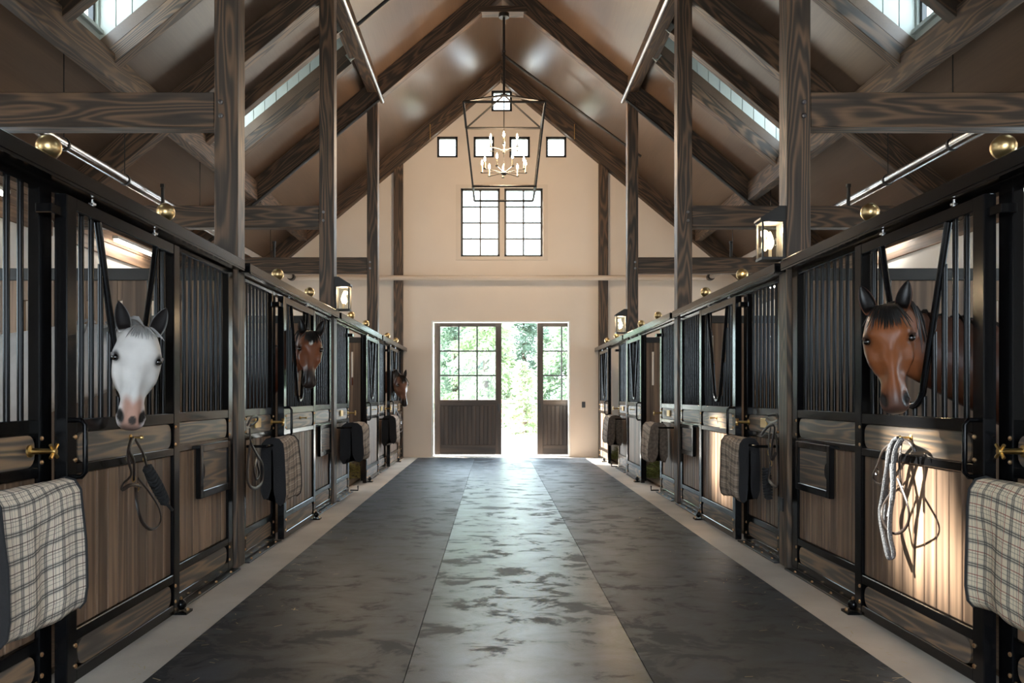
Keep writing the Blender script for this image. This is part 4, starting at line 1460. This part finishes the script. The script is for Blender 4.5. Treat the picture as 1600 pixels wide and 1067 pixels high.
BAY2 = dict(BAY1, face=(.17, .058, .026), cheek=(.11, .036, .016), muz=(.60, .76), nose=(.022, .014, .012), lip=(.012, .010, .009), crown=(.03, .014, .009), fl_n=120, fl_len=.24)
BAY3 = dict(BAY2, face=(.16, .075, .045), cheek=(.13, .06, .035), muz=(.70, .85), fl_n=60, fl_len=.30)

def at(px, py, y):
    return ((px - 772.5) * y / FPX, y, H - (py - 617.5) * y / FPX)
horse(-1, 0, at(221, 504, 4.02), math.radians(28), .20, -.11, .518, GREY, 'grey white horse looking out of the nearest stall on the left', zneck=1.47, body_yaw=.10, mane_n=30, ear_tilt=(.30, .30), seed=1)
horse(1, 0, at(1384, 470, 4.02), math.radians(-24), .20, .08, .545, BAY1, 'glossy brown bay horse looking out of the nearest stall on the right', zneck=1.52, body_yaw=.12, seed=2)
horse(-1, 1, at(487, 514, 7.62), math.radians(19), .20, -.06, .545, BAY2, 'bay horse with a white forehead star looking out of the second stall on the left', zneck=1.66, star=True, seed=3)
horse(-1, 3, at(629, 585, 14.95), math.radians(34), .24, .0, .58, BAY3, 'dark bay horse head leaning out of the farthest stall on the left', zneck=1.55, star=True, seed=4)

# ================================================================== OUTSIDE
def conifer(name, loc, h, w, mat, label, n=70, droop=.35, seed=0, leaf=.16, per=60):
    rnd = random.Random(seed)
    o = thing(name, loc, label, 'tree' if name != 'shrub' else 'shrub', 'trees beyond the far doors')
    link('trunk', MB().tube([(0, 0, -.1), (.05, 0, h * .5), (0, 0, h * .96)], [.05 + h * .018, .03 + h * .01, .01], 8).mesh('trunk', BARK, True), o)
    mb = MB()
    for k in range(n):
        z = h * (.02 + .96 * rnd.random() ** .9)
        a = rnd.random() * 6.283
        ln = w * (1 - .78 * z / h) * rnd.uniform(.7, 1.1)
        dr = Vector((math.cos(a), math.sin(a), 0))
        for q in range(per):
            t = rnd.random() ** .6
            c = Vector((0, 0, z)) + dr * ln * t + Vector((0, 0, .12 * ln * t - droop * ln * t * t)) + Vector((rnd.gauss(0, .10), rnd.gauss(0, .10), rnd.gauss(0, .06))) * (w * .6)
            d = (dr * .7 + Vector((rnd.uniform(-.8, .8), rnd.uniform(-.8, .8), rnd.uniform(-.9, .2)))).normalized() * leaf * rnd.uniform(.6, 1.3)
            nn = d.cross(Vector((rnd.uniform(-1, 1), rnd.uniform(-1, 1), 1))).normalized() * leaf * .22
            mb.add([c, c + d * .5 + nn, c + d, c + d * .5 - nn], [(0, 1, 2, 3)])
    me = bpy.data.meshes.new('foliage')
    me.from_pydata(mb.v, [], mb.f)
    me.materials.append(mat)
    f = link('foliage', me, o)
    tag(f, kind='stuff')
specs = [(-4.5, 37, 7.6, 2.6, 0, 'broad evergreen tree seen through the left panes of the closed far door'),
         (-1.9, 40, 7.8, 2.6, 2, 'dark evergreen tree seen through the middle panes of the closed far door'),
         (-.4, 35, 7.0, 2.3, 1, 'pale evergreen tree just left of the gap between the far doors'),
         (1.5, 43, 8.0, 2.9, 2, 'dark tall evergreen tree behind the gap between the far doors'),
         (3.4, 36, 7.2, 2.6, 0, 'evergreen tree seen through the panes of the right far door'),
         (6.2, 41, 7.8, 2.8, 1, 'evergreen tree at the right beyond the far doors'),
         (-3.2, 46, 8.2, 3.2, 0, 'evergreen tree standing farthest back behind the closed far door'),
         (-.9, 47, 8.4, 3.2, 2, 'deep green evergreen tree at the back, left of the door gap')]
for k, (x, y, h, w, m, lab) in enumerate(specs):
    conifer('evergreen_tree', (x, y, -.08), h, w, LEAFM[m], lab, 170, .4, 20 + k, .24, 90)
conifer('shrub', (1.02, 28.2, -.08), 2.5, .75, LEAFM[1], 'bright green leafy shrub standing in the gap between the far doors', 120, .3, 50, .13, 60)
fc = thing('rail_fence', (0, 30.5, -.08), 'brown three-rail timber fence beyond the far doors', 'fence')
for z in (.40, .75, 1.12):
    box('rail', (0, 0, z), (14, .05, .13), FENCEM, fc, .005)
for k in range(8):
    box('post', (-7 + 2 * k, .08, .62), (.13, .11, 1.3), FENCEM, fc, .005)
bpy.context.view_layer.update()
